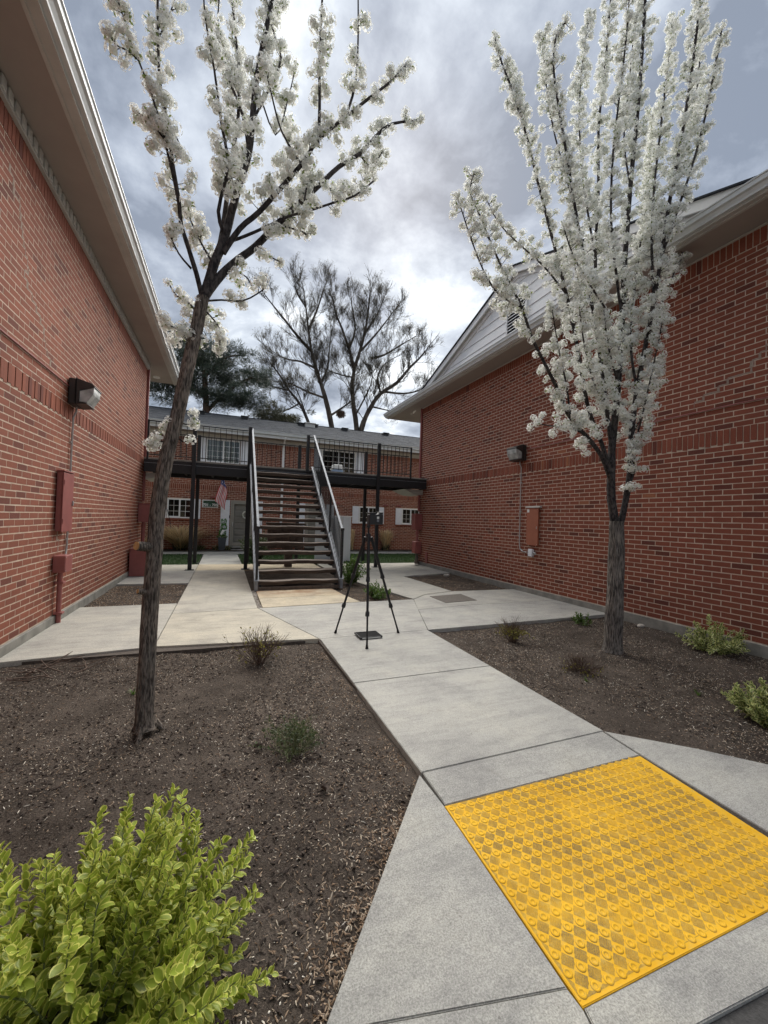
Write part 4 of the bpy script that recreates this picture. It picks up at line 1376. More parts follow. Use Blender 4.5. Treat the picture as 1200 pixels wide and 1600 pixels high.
for x0, x1 in ((.63, .69), (2.49, 2.555)):
    ya, yb = 8.86, 12.60
    sl_ = RISE / RUN
    zt = lambda y: (y - 8.98) * sl_ + .30
    g = Geo().extr([(ya, 0.0), (ya, zt(ya)), (yb, zt(yb)), (yb, zt(yb) - .36), (9.12, 0.0)], 'x', x0, x1)
    g.build('stringer', M['grey_metal'], st)
    Geo().extr([(ya - .005, zt(ya) + .001), (yb, zt(yb) + .001), (yb, zt(yb) + .014), (ya - .005, zt(ya) + .014)], 'x', x0 - .02, x1 + .02).build('stringer_flange', M['grey_metal'], st)
    xr = (x0 + x1) / 2
    hr = lambda y: 4.20 - (12.58 - y) * .785
    Geo().extr([(8.92, hr(8.92) - .025), (8.92, hr(8.92) + .02), (12.58, hr(12.58) + .02), (12.58, hr(12.58) - .025)], 'x', xr - .025, xr + .025).build('handrail', M['grey_metal'], st)
    Geo().bbox(xr - .024, xr + .024, 8.88, 8.93, 0, hr(8.92) + .03, .005).build('newel', M['black_metal'], st)
    Geo().cyl((xr, 8.905, hr(8.92) + .0), (xr, 8.905, hr(8.92) + .05), .04, 10).build('newel_cap', M['black_metal'], st, True)
    for y in (10.15, 11.4):
        Geo().bbox(xr - .02, xr + .02, y - .02, y + .02, zt(y), hr(y) - .026, .004).build('rail_post', M['black_metal'], st)
    k = 0; y = 9.06
    while y < 12.5:
        if abs(y - 10.15) > .04 and abs(y - 11.4) > .04:
            Geo().box(xr - .008, xr + .008, y - .008, y + .008, zt(y) + .015, hr(y) - .026).build('baluster', M['black_metal'], st)
        y += .118

# ------------------------------------------------------------------ things under and behind the stairs
t = thing('message_kiosk', 'brown wooden board cabinet on a thick post behind the stairs', 'kiosk')
Geo().bbox(1.80, 2.03, 12.95, 13.15, -.03, .62, .01).build('post', M['rust_wood'], t)
for k in range(5):
    Geo().bbox(1.25 + k * .225, 1.465 + k * .225, 12.95, 13.2, .58 + .02 * (k % 2), 1.32, .008).build('board', M['rust_wood'], t)
Geo().bbox(1.2, 2.42, 12.88, 13.28, 1.33, 1.40, .01).build('top_board', M['rust_wood'], t)
t = thing('utility_enclosure', 'pale grey free standing utility screen with flat cap right of the stairs', 'enclosure')
Geo().bbox(3.80, 4.38, 14.35, 14.43, .0, 1.66, .006).build('front_panel', M['grey_panel'], t)
Geo().bbox(3.74, 3.80, 13.2, 14.43, .0, 1.66, .006).build('side_panel', M['grey_panel'], t)
Geo().bbox(3.05, 3.735, 14.35, 14.43, .0, 1.62, .006).build('back_panel', M['grey_panel'], t)
Geo().bbox(3.70, 4.42, 14.30, 14.48, 1.662, 1.70, .006).build('cap', M['white_paint'], t)


def blades(name, mat, base, n, h, spread, lean=.5, w=.008, seed=None, droop=.5, parent=None, r0=.12, low=.4):
    """tuft of arching grass blades as one part"""
    V, F, E_, T_ = [], [], [], []
    for i in range(n):
        a = random.uniform(0, 2 * PI); r = random.uniform(0, r0)
        hh = h * random.uniform(low, 1); l = spread * random.uniform(.2, 1)
        b = Vector((base[0] + math.cos(a) * r, base[1] + math.sin(a) * r, base[2]))
        a2 = a + random.uniform(-.7, .7)
        d = Vector((math.cos(a2), math.sin(a2), 0)); sd_ = Vector((-d.y, d.x, 0)) * w
        k0 = len(V); m_ = 4; tn_ = random.random()
        for j in range(m_ + 1):
            t_ = j / m_
            p = b + d * (l * t_ ** 1.6) + Vector((0, 0, hh * (t_ - droop * t_ ** 3 * .5)))
            ww = 1 - t_ * .85
            V += [tuple(p - sd_ * ww), tuple(p + sd_ * ww)]; E_ += [t_, t_]; T_ += [tn_, tn_]
        F += [(k0 + 2 * j, k0 + 2 * j + 1, k0 + 2 * j + 3, k0 + 2 * j + 2) for j in range(m_)]
    return link(name, mesh_np(name, V, F, mat, T_, E_), parent)


def grass_plant(x, y, h, spread, label, n=260, green=90):
    t = thing('ornamental_grass', label, 'grass plant', 'straw coloured ornamental grasses along the back wall')
    blades('straw_blades', M['straw'], (x, y, .02), n, h, spread, parent=t, w=.032, low=.55)
    blades('green_blades', M['leaf_olive'], (x, y, .02), green, h * .38, spread * .9, parent=t, w=.01, r0=.2)


grass_plant(-1.75, 19.1, 1.5, 1.7, 'wide arching straw grass under the lower left window of the back building', 800, 200)
grass_plant(-2.95, 19.2, .8, .3, 'straw grass half hidden behind the left pear trunk at the back wall', 160, 60)
grass_plant(5.85, 19.2, 1.45, .18, 'narrow straw grass seen between the tripod and the walkway post', 220, 60)
grass_plant(7.75, 19.15, 1.5, .5, 'upright fan of straw grass beside the window next to the right brick wall', 300, 170)
for (x, y, lab) in ((-.3, 19.1, 'low green grass tuft below the planter by the back door'), (-1.0, 19.2, 'low green grass tuft beside the wide straw grass'), (4.6, 19.2, 'low dark green tuft behind the right side of the grey enclosure'), (.05, 18.95, 'small green grass tuft at the planter foot')):
    t = thing('grass_tuft', lab, 'grass tuft', 'low tufts along the back wall')
    blades('green_blades', M['leaf_olive'], (x, y, .03), 130, .34, .34, parent=t, w=.010, r0=.2)
    blades('straw_blades', M['straw'], (x, y, .03), 40, .30, .3, parent=t, w=.006, r0=.2)
o = Geo().tube([(-2.42, 18.9, 1.75), (-2.34, 18.9, 1.80), (-2.28, 18.9, 1.72), (-2.16, 18.9, 1.2), (-2.05, 18.9, .4), (-2.0, 18.9, .05)], .012, 6).build('garden_hook', M['black_metal'], None, True)
props(o, 'thin black garden hook leaning in front of the lower left window', 'hook')

# planter with a rabbit topiary
t = thing('planter', 'tapered slate grey planter beside the back door', 'planter')
g = Geo(); pv = []
for (z, r) in ((.05, .13), (.60, .19), (.60, .165), (.50, .16)):
    for k in range(4):
        a = PI / 4 + k * PI / 2
        pv.append((-.11 + math.cos(a) * r * 1.3, 18.85 + math.sin(a) * r * 1.3, z))
g.add(pv, [(3, 2, 1, 0)] + [(i * 4 + k, i * 4 + (k + 1) % 4, (i + 1) * 4 + (k + 1) % 4, (i + 1) * 4 + k) for i in range(3) for k in range(4)] + [(12, 13, 14, 15)])
g.build('pot', M['planter'], t)


def leafy_blob(name, mat, blobs, n, size, parent=None, flat=False):
    """small leaves over the surface of ellipsoids (cx,cy,cz,rx,ry,rz)"""
    P_, D_ = [], []
    tot = sum((b[3] * b[5]) for b in blobs)
    for b in blobs:
        m_ = int(n * b[3] * b[5] / tot)
        d = rng.normal(size=(m_, 3)); d /= np.linalg.norm(d, axis=1)[:, None]
        rr = rng.uniform(.75, 1.02, m_)[:, None]
        P_.append(np.array(b[:3]) + d * np.array(b[3:]) * rr); D_.append(d + rng.normal(0, .5, d.shape))
    P_, D_ = np.concatenate(P_), np.concatenate(D_)
    T = frames_from(D_, roll=rng.uniform(0, 6.28, len(D_)))
    T[:, :3, :3] *= (size * rng.uniform(.6, 1.2, len(D_)))[:, None, None]
    T[:, :3, 3] = P_
    TV = np.array([(0, 0, 0), (-.3, .4, .05), (.3, .4, .05), (0, 1, 0)]); TF = np.array([(0, 2, 1), (1, 2, 3)])
    V, F, tn_, e_ = stamp(TV, TF, T, np.clip(rng.normal(.5, .25, len(T)), 0, 1), np.array([0, .6, .6, 1.0]))
    o = link(name, mesh_np(name, V, F, mat, tn_, e_), parent)
    return o


t = thing('topiary', 'bright green rabbit shaped topiary with a white bow sitting in the slate planter', 'topiary')
leafy_blob('rabbit_body', M['topiary'], [(-.10, 18.85, .80, .13, .12, .17), (-.06, 18.85, 1.06, .12, .11, .12)], 900, .05, t)
for dx in (-.10, .03): leafy_blob('ear', M['topiary'], [(-.04 + dx, 18.85, 1.28, .04, .04, .14)], 220, .04, t)
Geo().bbox(-.13, .02, 18.70, 18.73, .90, .94, .008).add([(-.12, 18.69, .93), (-.02, 18.69, .91), (-.14, 18.68, .72), (-.19, 18.68, .75)], [(0, 1, 2, 3)]).build('bow', M['sign_white'], t)
leafy_blob('skirt_leaves', M['leaf_green'], [(-.11, 18.85, .64, .2, .18, .06)], 200, .06, t)

# wreath
t = thing('door_wreath', 'small white flower wreath hanging on the taupe back door', 'wreath')
V_, T_ = [], []
n = 160
a = rng.uniform(0, 2 * PI, n)
P_ = np.stack([.88 + np.cos(a) * .15 + rng.normal(0, .015, n), np.full(n, BY - .06) + rng.normal(0, .012, n), 1.62 + np.sin(a) * .15 + rng.normal(0, .015, n)], 1)
T = rot_mats(n, rng.uniform(.03, .055, n)); T[:, :3, 3] = P_
V, F, t2, _ = stamp(OCT, OCTF, T, rng.choice([.25, .8, .9, 1.0], n))
link('flowers', mesh_np('flowers', V, F, M['petal'], t2), t)
Geo().bbox(.84, .92, BY - .07, BY - .05, 1.85, 1.98, .006).build('hanging_ribbon', M['sign_white'], t)

# flag
t = thing('american_flag', 'small striped flag hanging folded from a pole left of the back door', 'flag')
M['flag_red'] = plain('flag_red', (.55, .045, .06), .7); M['flag_blue'] = plain('flag_blue', (.04, .06, .24), .7)
Geo().cyl((-.22, BY, 2.92), (-.16, BY - .75, 3.34), .013, 8).build('flag_pole', M['sign_white'], t, True)
cols = 14
def flag_pt(u, v):
    # u 0..1 across the folds, v 0..1 down
    x = -.36 + .36 * u + .05 * math.sin(v * 5) + (.10 * (v - .35) * (1 - u) * -1 if v > .35 else 0)
    y = BY - .55 + .05 * math.sin(u * 14 + v * 2)
    z = 3.30 - 1.35 * v - .10 * (u - .5) ** 2 - .12 * u + .25 * (1 - u) * v
    w = (.25 + .75 * min(1, v * 2.2)) * .95
    return (-.16 + (x + .16) * w, y, z)
for s_i in range(13):
    g = Geo(); n = 18
    vs = []
    for i in range(n + 1):
        v = i / n
        for e_ in (0, 1):
            # stripes run diagonally down the hanging cloth
            q = (s_i + e_) / 13
            vs.append(flag_pt((q + v * .9) % 1.0 if False else q, .30 + .70 * v))
    g.add(vs, [(2 * i, 2 * i + 1, 2 * i + 3, 2 * i + 2) for i in range(n)])
    g.build('stripe', M['flag_red'] if s_i % 2 == 0 else M['sign_white'], t, True)
g = Geo(); vs = []
for i in range(9):
    for j in range(9): vs.append(flag_pt(i / 8, .30 * j / 8))
g.add(vs, [(i * 9 + j, i * 9 + j + 1, (i + 1) * 9 + j + 1, (i + 1) * 9 + j) for i in range(8) for j in range(8)])
cn = g.build('canton', M['flag_blue'], t, True)
for k in range(22):
    p = Vector(flag_pt(random.uniform(.05, .95), random.uniform(.02, .28)))
    Geo().box(p.x - .012, p.x + .012, p.y - .012, p.y - .008, p.z - .012, p.z + .012).build('star', M['sign_white'], cn)

# sign 701-705
t = thing('building_sign', 'dark green sign reading 701 - 705 with pale border on the back building', 'sign')
Geo().bbox(-.99, -.33, BY - .035, BY - .012, 1.90, 2.24, .004).build('border', M['sign_white'], t)
Geo().bbox(-.955, -.365, BY - .041, BY - .0352, 1.935, 2.205, .002).build('sign_face', M['green_sign'], t)


def text(body, size, loc, mat, parent, name, rot=(PI / 2, 0, 0), bold=.0):
    cu = bpy.data.curves.new(name, 'FONT')
    cu.body = body; cu.size = size; cu.align_x = 'CENTER'; cu.extrude = .002; cu.offset = bold
    tmp = bpy.data.objects.new(name, cu); COL.objects.link(tmp)
    dg = bpy.context.evaluated_depsgraph_get(); dg.update()
    me = bpy.data.meshes.new_from_object(tmp.evaluated_get(dg))
    bpy.data.objects.remove(tmp); bpy.data.curves.remove(cu)
    me.materials.clear(); me.materials.append(mat)
    return link(name, me, parent, loc, rot)


text('701 - 705', .155, (-.66, BY - .043, 1.97), M['sign_white'], t, 'number_lettering', bold=.004)
g = Geo()
for k in range(9): g.box(-.90 + k * .054, -.862 + k * .054, BY - .0435, BY - .0412, 2.135, 2.165)
g.build('faded_top_line', M['turf'], t)

t = thing('storage_box', 'pale blue and white stacked plastic box on the walkway behind the railing', 'box')
Geo().bbox(3.42, 3.78, 13.55, 13.9, DZ + .052, DZ + .24, .02).build('lower_box', M['plastic_blue'], t)
Geo().bbox(3.40, 3.80, 13.53, 13.92, DZ + .242, DZ + .28, .01).bbox(3.44, 3.76, 13.57, 13.88, DZ + .28, DZ + .42, .02).build('upper_box', M['sign_white'], t)

# ------------------------------------------------------------------ tripod with scanner head
tp = thing('tripod', 'thin black three legged tripod standing on the concrete path', 'tripod')
hub = Vector((1.80, 5.08, 1.36))
for foot in ((1.68, 4.66, 0.012), (1.48, 5.42, .012), (2.34, 5.20, .012)):
    f_ = Vector(foot); d = (f_ - hub)
    top = hub + Vector((d.x, d.y, 0)).normalized() * .045
    d = f_ - top
    g = Geo(); leg = g.cyl(top, top + d * .40, .021, 10).build('leg', M['black_metal'], tp, True)
    Geo().cyl(top + d * .38, top + d * .71, .016, 10).cyl(top + d * .69, top + d * .985, .012, 10).build('leg_tube', M['black_metal'], leg, True)
    for q in (.40, .71):
        c = top + d * q
        Geo().cyl(c - d.normalized() * .03, c + d.normalized() * .03, .026, 12).build('clamp', M['plastic_black'], leg, True)
        Geo().bbox(c.x - .034, c.x - .014, c.y - .03, c.y - .01, c.z - .025, c.z + .02, .004).build('lever', M['plastic_black'], leg)
    Geo().cyl(top + d * .975, f_ - Vector((0, 0, .010)), .014, 10, .02).build('foot', M['rubber'], leg, True)
Geo().cyl(hub - Vector((0, 0, .06)), hub + Vector((0, 0, .05)), .042, 14, .03).build('hub', M['plastic_black'], tp, True)
Geo().cyl(hub - Vector((0, 0, .40)), hub + Vector((0, 0, .16)), .013, 12).build('centre_column', M['black_metal'], tp, True)
Geo().box(hub.x - .005, hub.x + .005, hub.y - .019, hub.y - .0165, hub.z - .17, hub.z - .06).build('column_marking', M['sign_white'], tp)
Geo().cyl(hub + Vector((0, 0, .13)), hub + Vector((0, 0, .19)), .028, 14, .022).build('mount_plate', M['plastic_black'], tp, True)
sc_ = thing('camera_scanner', 'black boxy camera scanner with silver sensor mounted on top of the tripod', 'camera')
bx, by, bz = 1.90, 5.07, 1.605
Geo().bbox(bx - .115, bx + .085, by - .05, by + .05, bz - .075, bz + .065, .008).build('body', M['plastic_black'], sc_)
Geo().bbox(bx - .112, bx - .02, by - .045, by + .045, bz + .0655, bz + .09, .004).build('left_shoulder', M['plastic_black'], sc_)
g = Geo().extr([(bx + .01, bz + .066), (bx + .082, bz + .066), (bx + .082, bz + .092), (bx + .045, bz + .092)], 'y', by - .045, by + .045).build('right_shoulder', M['plastic_black'], sc_)
Geo().bbox(bx - .008, bx + .024, by - .056, by - .0505, bz + .005, bz + .035, .004).build('sensor', M['sign_white'], sc_)
Geo().bbox(bx - .008, bx + .024, by - .055, by - .0505, bz - .035, bz + .0, .003).build('lens_window', M['grey_metal'], sc_)
Geo().bbox(bx + .03, bx + .09, by - .047, by + .047, bz + .0925, bz + .098, .002).build('top_plate', M['steel'], sc_)
Geo().bbox(bx - .12, bx - .09, by - .03, by + .03, bz - .12, bz - .076, .006).build('tilt_arm', M['plastic_black'], sc_)
tr = thing('black_case', 'flat black open tray lying on the path between the tripod legs', 'tray')
Geo().bbox(1.722, 2.018, 5.03, 5.27, .003, .026, .003).build('base', M['rubber'], tr)
for (a, b, c, d) in ((1.71, 2.03, 5.02, 5.032), (1.71, 2.03, 5.268, 5.28), (1.71, 1.722, 5.033, 5.267), (2.018, 2.03, 5.033, 5.267)):
    Geo().bbox(a, b, c, d, .0125, .035, .003).build('rim', M['plastic_black'], tr)
Geo().bbox(1.74, 2.0, 5.0155, 5.0195, .010, .028, .001).build('front_strip', M['steel'], tr)

# ------------------------------------------------------------------ tactile pad
pad = thing('tactile_paving_pad', 'yellow truncated dome warning pad with dirty diamonds at the kerb ramp', 'tactile pad')
PX0, PX1, PY0, PY1 = 1.207, 2.79, 1.035, 1.985
def pz(y): return -(2.28 - y) * .05
g = Geo(); g.poly([(PX0, PY0), (PX1, PY0 - .03), (PX1, PY1 - .02), (PX0 + .008, PY1)], [pz(y_) - .02 for y_ in (PY0, PY0 - .03, PY1 - .02, PY1)], [pz(y_) + .001 for y_ in (PY0, PY0 - .03, PY1 - .02, PY1)], 0)
g.build('base_plate', M['pad'], pad)
g = Geo(); e_ = .006
g.poly([(PX0 + .002, PY0 + .003), (PX1, PY0 - .027), (PX1, PY0 - .027 + e_), (PX0 + .002, PY0 + e_ + .003)], [pz(y_) - .005 for y_ in (PY0, PY0 - .03, PY0 - .03, PY0)], [pz(y_) + .0035 for y_ in (PY0, PY0 - .03, PY0 - .03, PY0)], 0)
g.poly([(PX0 + .003, PY0 + .018), (PX0 + .012, PY0 + .018), (PX0 + .018, PY1 - .004), (PX0 + .009, PY1 - .004)], [pz(PY0)] * 2 + [pz(PY1)] * 2, [pz(PY0) + .0035] * 2 + [pz(PY1) + .0035] * 2, 0)
g.build('raised_rim', M['pad'], pad)
S_ = .0636
ncol, nrow = 24, 15
def pad_pt(i, j):
    u = PX0 + .032 + .003 * (j / 14) + i * .0645; v = 1.067 + j * S_ - .0013 * i
    return Vector((u, v, pz(v) + .001))
# dome: low truncated cone
k = 12; vs = []; 
for (r, z) in ((.0185, 0), (.0170, .0020), (.0140, .0034), (.0100, .0034), (.0088, .0018), (.0, .0018)):
    for a in range(k): vs.append((r * math.cos(2 * PI * a / k), r * math.sin(2 * PI * a / k), z))
fs = [(i * k + a, i * k + (a + 1) % k, (i + 1) * k + (a + 1) % k, (i + 1) * k + a) for i in range(5) for a in range(k)]
dome_t = np.repeat([1.0, .70, 0, 0, .78, 0], k)
dome_me = mesh_np('dome', np.array(vs), np.array(fs), M['pad'], dome_t, smooth=True)
rank = sorted(((px(pad_pt(i, j))[0], i, j) for i in range(ncol) for j in range(nrow)))
vis = [q for q in rank if px(pad_pt(q[1], q[2]))[1] < 1205]
tiltx = math.atan(.05)
keep = set((i, j) for _, i, j in vis[:300])
restT = []
for _, i, j in rank:
    p = pad_pt(i, j)
    if (i, j) in keep:
        link('dome', dome_me, pad, p, (tiltx, 0, 0))
    else:
        restT.append(np.array(Matrix.Translation(p) @ Matrix.Rotation(tiltx, 4, 'X')))
V, F, t_, _ = stamp(np.array(vs), np.array(fs), restT, None)
t_ = np.tile(dome_t, len(restT))
link('far_domes', mesh_np('far_domes', V, F, M['pad'], t_, smooth=True), pad)['kind'] = 'stuff'
# rough diamond fields between four domes: tiny ridges on a raised diamond
g = Geo()
for i in range(-1, ncol):
    for j in range(-1, nrow):
        c = pad_pt(i + .5, j + .5)
        r = .0305
        pts = [(c.x - r, c.y), (c.x, c.y - r), (c.x + r, c.y), (c.x, c.y + r)]
        pts = [(min(max(a, PX0 + .014), PX1), min(max(b, PY0 + .016), PY1 - .003)) for a, b in pts]
        if len({(round(a, 4), round(b, 4)) for a, b in pts}) < 4 or i >= ncol - 1: continue
        g.add([(a, b, pz(b) + .0014) for a, b in pts], [(0, 1, 2, 3)], 1.0)
        if -1 < i and -1 < j < nrow - 1:
            for q in range(-3, 4):
                # ridges across the diamond
                w = (r - abs(q) * .0075) * .93
                x0, y0 = c.x + q * .0053, c.y - q * .0053
                dx, dy = w * .5, w * .5
                e1 = .0011
                p0, p1 = (x0 - dx, y0 - dy), (x0 + dx, y0 + dy)
                g.add([(p0[0] - e1, p0[1] + e1, pz(p0[1]) + .0016), (p0[0] + e1, p0[1] - e1, pz(p0[1]) + .0016), (p1[0] + e1, p1[1] - e1, pz(p1[1]) + .0016), (p1[0] - e1, p1[1] + e1, pz(p1[1]) + .0016),
                       (p0[0], p0[1], pz(p0[1]) + .0028), (p1[0], p1[1], pz(p1[1]) + .0028)], [(0, 4, 5, 3), (1, 2, 5, 4)], .8)
g.build('diamond_fields', M['pad'], pad)['kind'] = 'stuff'

# traced tree skeletons: (x, y, z, radius)
LEFT_TRUNK=[[(-0.5,3.43,-0.01,0.0786),(-0.51,3.44,0.07,0.0625),(-0.51,3.46,0.4,0.0609),(-0.51,3.48,0.83,0.0592),(-0.5,3.49,1.21,0.0574),(-0.49,3.51,1.6,0.0557),(-0.45,3.52,2.01,0.0541),(-0.39,3.54,2.34,0.0526),(-0.34,3.55,2.69,0.0509),(-0.29,3.57,3.02,0.0492),(-0.24,3.58,3.38,0.0474)]]
LEFT_LIMBS=[[(-0.24,3.58,3.36,0.0237),(-0.29,3.54,3.53,0.0217),(-0.35,3.51,3.7,0.0199),(-0.41,3.48,3.87,0.0181),(-0.43,3.44,4.04,0.0164),(-0.48,3.4,4.29,0.0146),(-0.51,3.37,4.52,0.013),(-0.57,3.34,4.78,0.0114),(-0.59,3.3,5.07,0.0098),(-0.6,3.26,5.45,0.0083),(-0.6,3.23,5.79,0.0069)],[(-0.42,3.48,3.97,0.0126),(-0.48,3.4,4.21,0.011),(-0.55,3.31,4.45,0.0094),(-0.62,3.23,4.62,0.008),(-0.71,3.15,4.79,0.0066),(-0.78,3.06,4.95,0.0053),(-0.82,2.98,5.05,0.0041)],[(-0.67,3.15,4.7,0.0066),(-0.73,3.12,4.71,0.0058),(-0.79,3.08,4.68,0.0049),(-0.82,3.05,4.71,0.0042)],[(-0.53,3.31,4.36,0.0071),(-0.63,3.36,4.49,0.0059),(-0.74,3.41,4.58,0.0048)],[(-0.51,3.37,4.52,0.0072),(-0.46,3.42,4.49,0.0062),(-0.4,3.47,4.4,0.005)],[(-0.59,3.3,5.07,0.007),(-0.54,3.35,5.3,0.006),(-0.5,3.4,5.58,0.0049)],[(-0.23,3.58,3.38,0.0448),(-0.17,3.6,3.68,0.0427),(-0.1,3.63,3.93,0.0408),(-0.05,3.65,4.21,0.0385),(0.0,3.67,4.47,0.0362),(0.07,3.69,4.8,0.0339),(0.09,3.72,5.12,0.0315),(0.11,3.74,5.5,0.0289),(0.16,3.76,5.93,0.0263),(0.22,3.78,6.38,0.0237),(0.26,3.81,6.86,0.021),(0.28,3.83,7.28,0.0182)],[(-0.14,3.6,3.76,0.0268),(-0.11,3.7,4.11,0.0249),(-0.09,3.8,4.48,0.0229),(-0.06,3.9,4.95,0.0206),(-0.03,4.0,5.39,0.0182),(-0.04,4.1,5.93,0.0156),(-0.1,4.2,6.46,0.0127),(-0.16,4.3,7.08,0.0098)],[(-0.09,3.63,3.96,0.0191),(-0.15,3.56,4.11,0.0164),(-0.09,3.48,4.45,0.014),(-0.15,3.4,4.72,0.0115),(-0.21,3.33,5.04,0.0091),(-0.28,3.26,5.32,0.0068),(-0.3,3.18,5.51,0.0047)],[(0.07,3.69,4.79,0.017),(0.01,3.92,5.33,0.015),(-0.16,4.14,5.92,0.0125),(-0.26,4.36,6.51,0.0098),(-0.26,4.59,7.33,0.0069)],[(0.09,3.72,5.12,0.0143),(0.22,3.8,5.54,0.0126),(0.33,3.87,5.98,0.0107),(0.24,3.94,6.34,0.0085),(0.35,4.02,6.81,0.0064)],[(0.11,3.74,5.5,0.0087),(0.3,3.81,5.16,0.008),(0.4,3.87,5.57,0.0072),(0.47,3.94,5.99,0.0063)],[(-0.22,3.58,3.4,0.0396),(-0.11,3.63,3.63,0.0377),(0.02,3.69,3.83,0.0359),(0.16,3.74,4.02,0.0338),(0.33,3.8,4.3,0.0317),(0.5,3.85,4.56,0.0293),(0.75,3.91,4.92,0.027),(0.95,3.96,5.22,0.0243),(1.18,4.02,5.49,0.0214),(1.47,4.07,5.93,0.0184),(1.68,4.13,6.14,0.015),(1.95,4.18,6.32,0.0113)],[(-0.1,3.6,3.8,0.0269),(0.02,3.58,4.03,0.0251),(0.17,3.56,4.21,0.0232),(0.37,3.53,4.5,0.0214),(0.53,3.51,4.75,0.0195),(0.64,3.49,4.96,0.0174),(0.88,3.47,5.25,0.0155),(1.11,3.44,5.51,0.0135),(1.28,3.42,5.7,0.0113),(1.44,3.4,5.93,0.0091)],[(0.64,3.49,4.92,0.0171),(0.63,3.42,5.17,0.0147),(0.6,3.34,5.53,0.0123),(0.59,3.26,5.93,0.01),(0.58,3.19,6.27,0.0079)],[(0.5,3.51,4.71,0.0113),(0.31,3.34,4.77,0.0088),(0.2,3.18,4.91,0.0066),(0.14,3.01,4.9,0.0047)],[(0.88,3.47,5.25,0.0146),(0.95,3.44,5.56,0.0117),(0.95,3.4,5.94,0.0087),(0.92,3.37,6.47,0.0057)],[(-0.07,3.63,3.92,0.0164),(0.08,3.64,4.03,0.0155),(0.29,3.66,4.21,0.0147),(0.43,3.67,4.33,0.0137),(0.59,3.69,4.44,0.0128),(0.84,3.7,4.61,0.0118),(1.06,3.72,4.77,0.0108),(1.26,3.73,5.0,0.0096)],[(1.18,4.02,5.5,0.0137),(1.35,4.12,5.49,0.0106),(1.52,4.22,5.83,0.0073)],[(0.75,3.91,4.93,0.016),(0.99,4.08,5.06,0.0136),(1.25,4.24,5.34,0.0108),(1.52,4.41,5.88,0.0076)],[(0.33,3.8,4.31,0.0119),(0.57,3.85,4.36,0.0093),(0.64,3.9,4.36,0.0063)],[(0.19,3.74,4.03,0.0087),(0.31,3.79,3.99,0.0074),(0.4,3.84,4.0,0.0061)],[(-0.04,3.63,3.7,0.0082),(0.09,3.68,3.69,0.007),(0.15,3.73,3.63,0.0057)],[(-0.23,3.58,3.35,0.0105),(-0.1,3.56,3.38,0.0093),(0.07,3.53,3.4,0.0081),(0.21,3.5,3.5,0.0068),(0.23,3.48,3.53,0.0054)],[(-0.26,3.58,3.21,0.0105),(-0.34,3.61,3.32,0.0087),(-0.44,3.65,3.38,0.007),(-0.51,3.68,3.49,0.0053)],[(-0.31,3.58,2.94,0.0078),(-0.38,3.55,3.04,0.0068),(-0.48,3.51,3.08,0.0058),(-0.5,3.48,3.1,0.005)],[(-0.25,3.58,3.3,0.0079),(-0.15,3.63,3.23,0.0072),(-0.1,3.68,3.16,0.0064),(-0.11,3.73,3.0,0.0056)],[(-0.33,3.54,3.57,0.0103),(-0.42,3.49,3.64,0.0075),(-0.49,3.44,3.76,0.0049)],[(-0.17,3.6,3.68,0.0107),(-0.28,3.7,3.9,0.0091),(-0.36,3.8,4.1,0.0074),(-0.42,3.9,4.27,0.0057)],[(0.45,3.85,4.55,0.0092),(0.44,4.02,5.15,0.0085),(0.47,4.18,5.57,0.0078),(0.45,4.35,5.85,0.0069)],[(0.57,3.69,4.54,0.0089),(0.63,3.89,5.04,0.0079),(0.58,4.09,5.36,0.0066)],[(-0.39,3.58,2.35,0.0077),(-0.33,3.58,2.32,0.0065),(-0.27,3.58,2.34,0.0052)],[(-0.41,3.58,2.25,0.0077),(-0.35,3.58,2.18,0.0064),(-0.29,3.58,2.2,0.0052)],[(-0.43,3.58,2.17,0.0077),(-0.5,3.58,2.16,0.0063),(-0.53,3.58,2.12,0.0051)],[(-0.39,3.58,2.38,0.0077),(-0.46,3.58,2.35,0.0064),(-0.47,3.58,2.29,0.0051)]]
RIGHT_TRUNK=[[(4.84,3.81,-0.05,0.1369),(4.85,3.81,0.1,0.1133),(4.86,3.81,0.52,0.1076),(4.87,3.81,0.95,0.1019),(4.87,3.81,1.38,0.096),(4.87,3.81,1.68,0.0901)]]
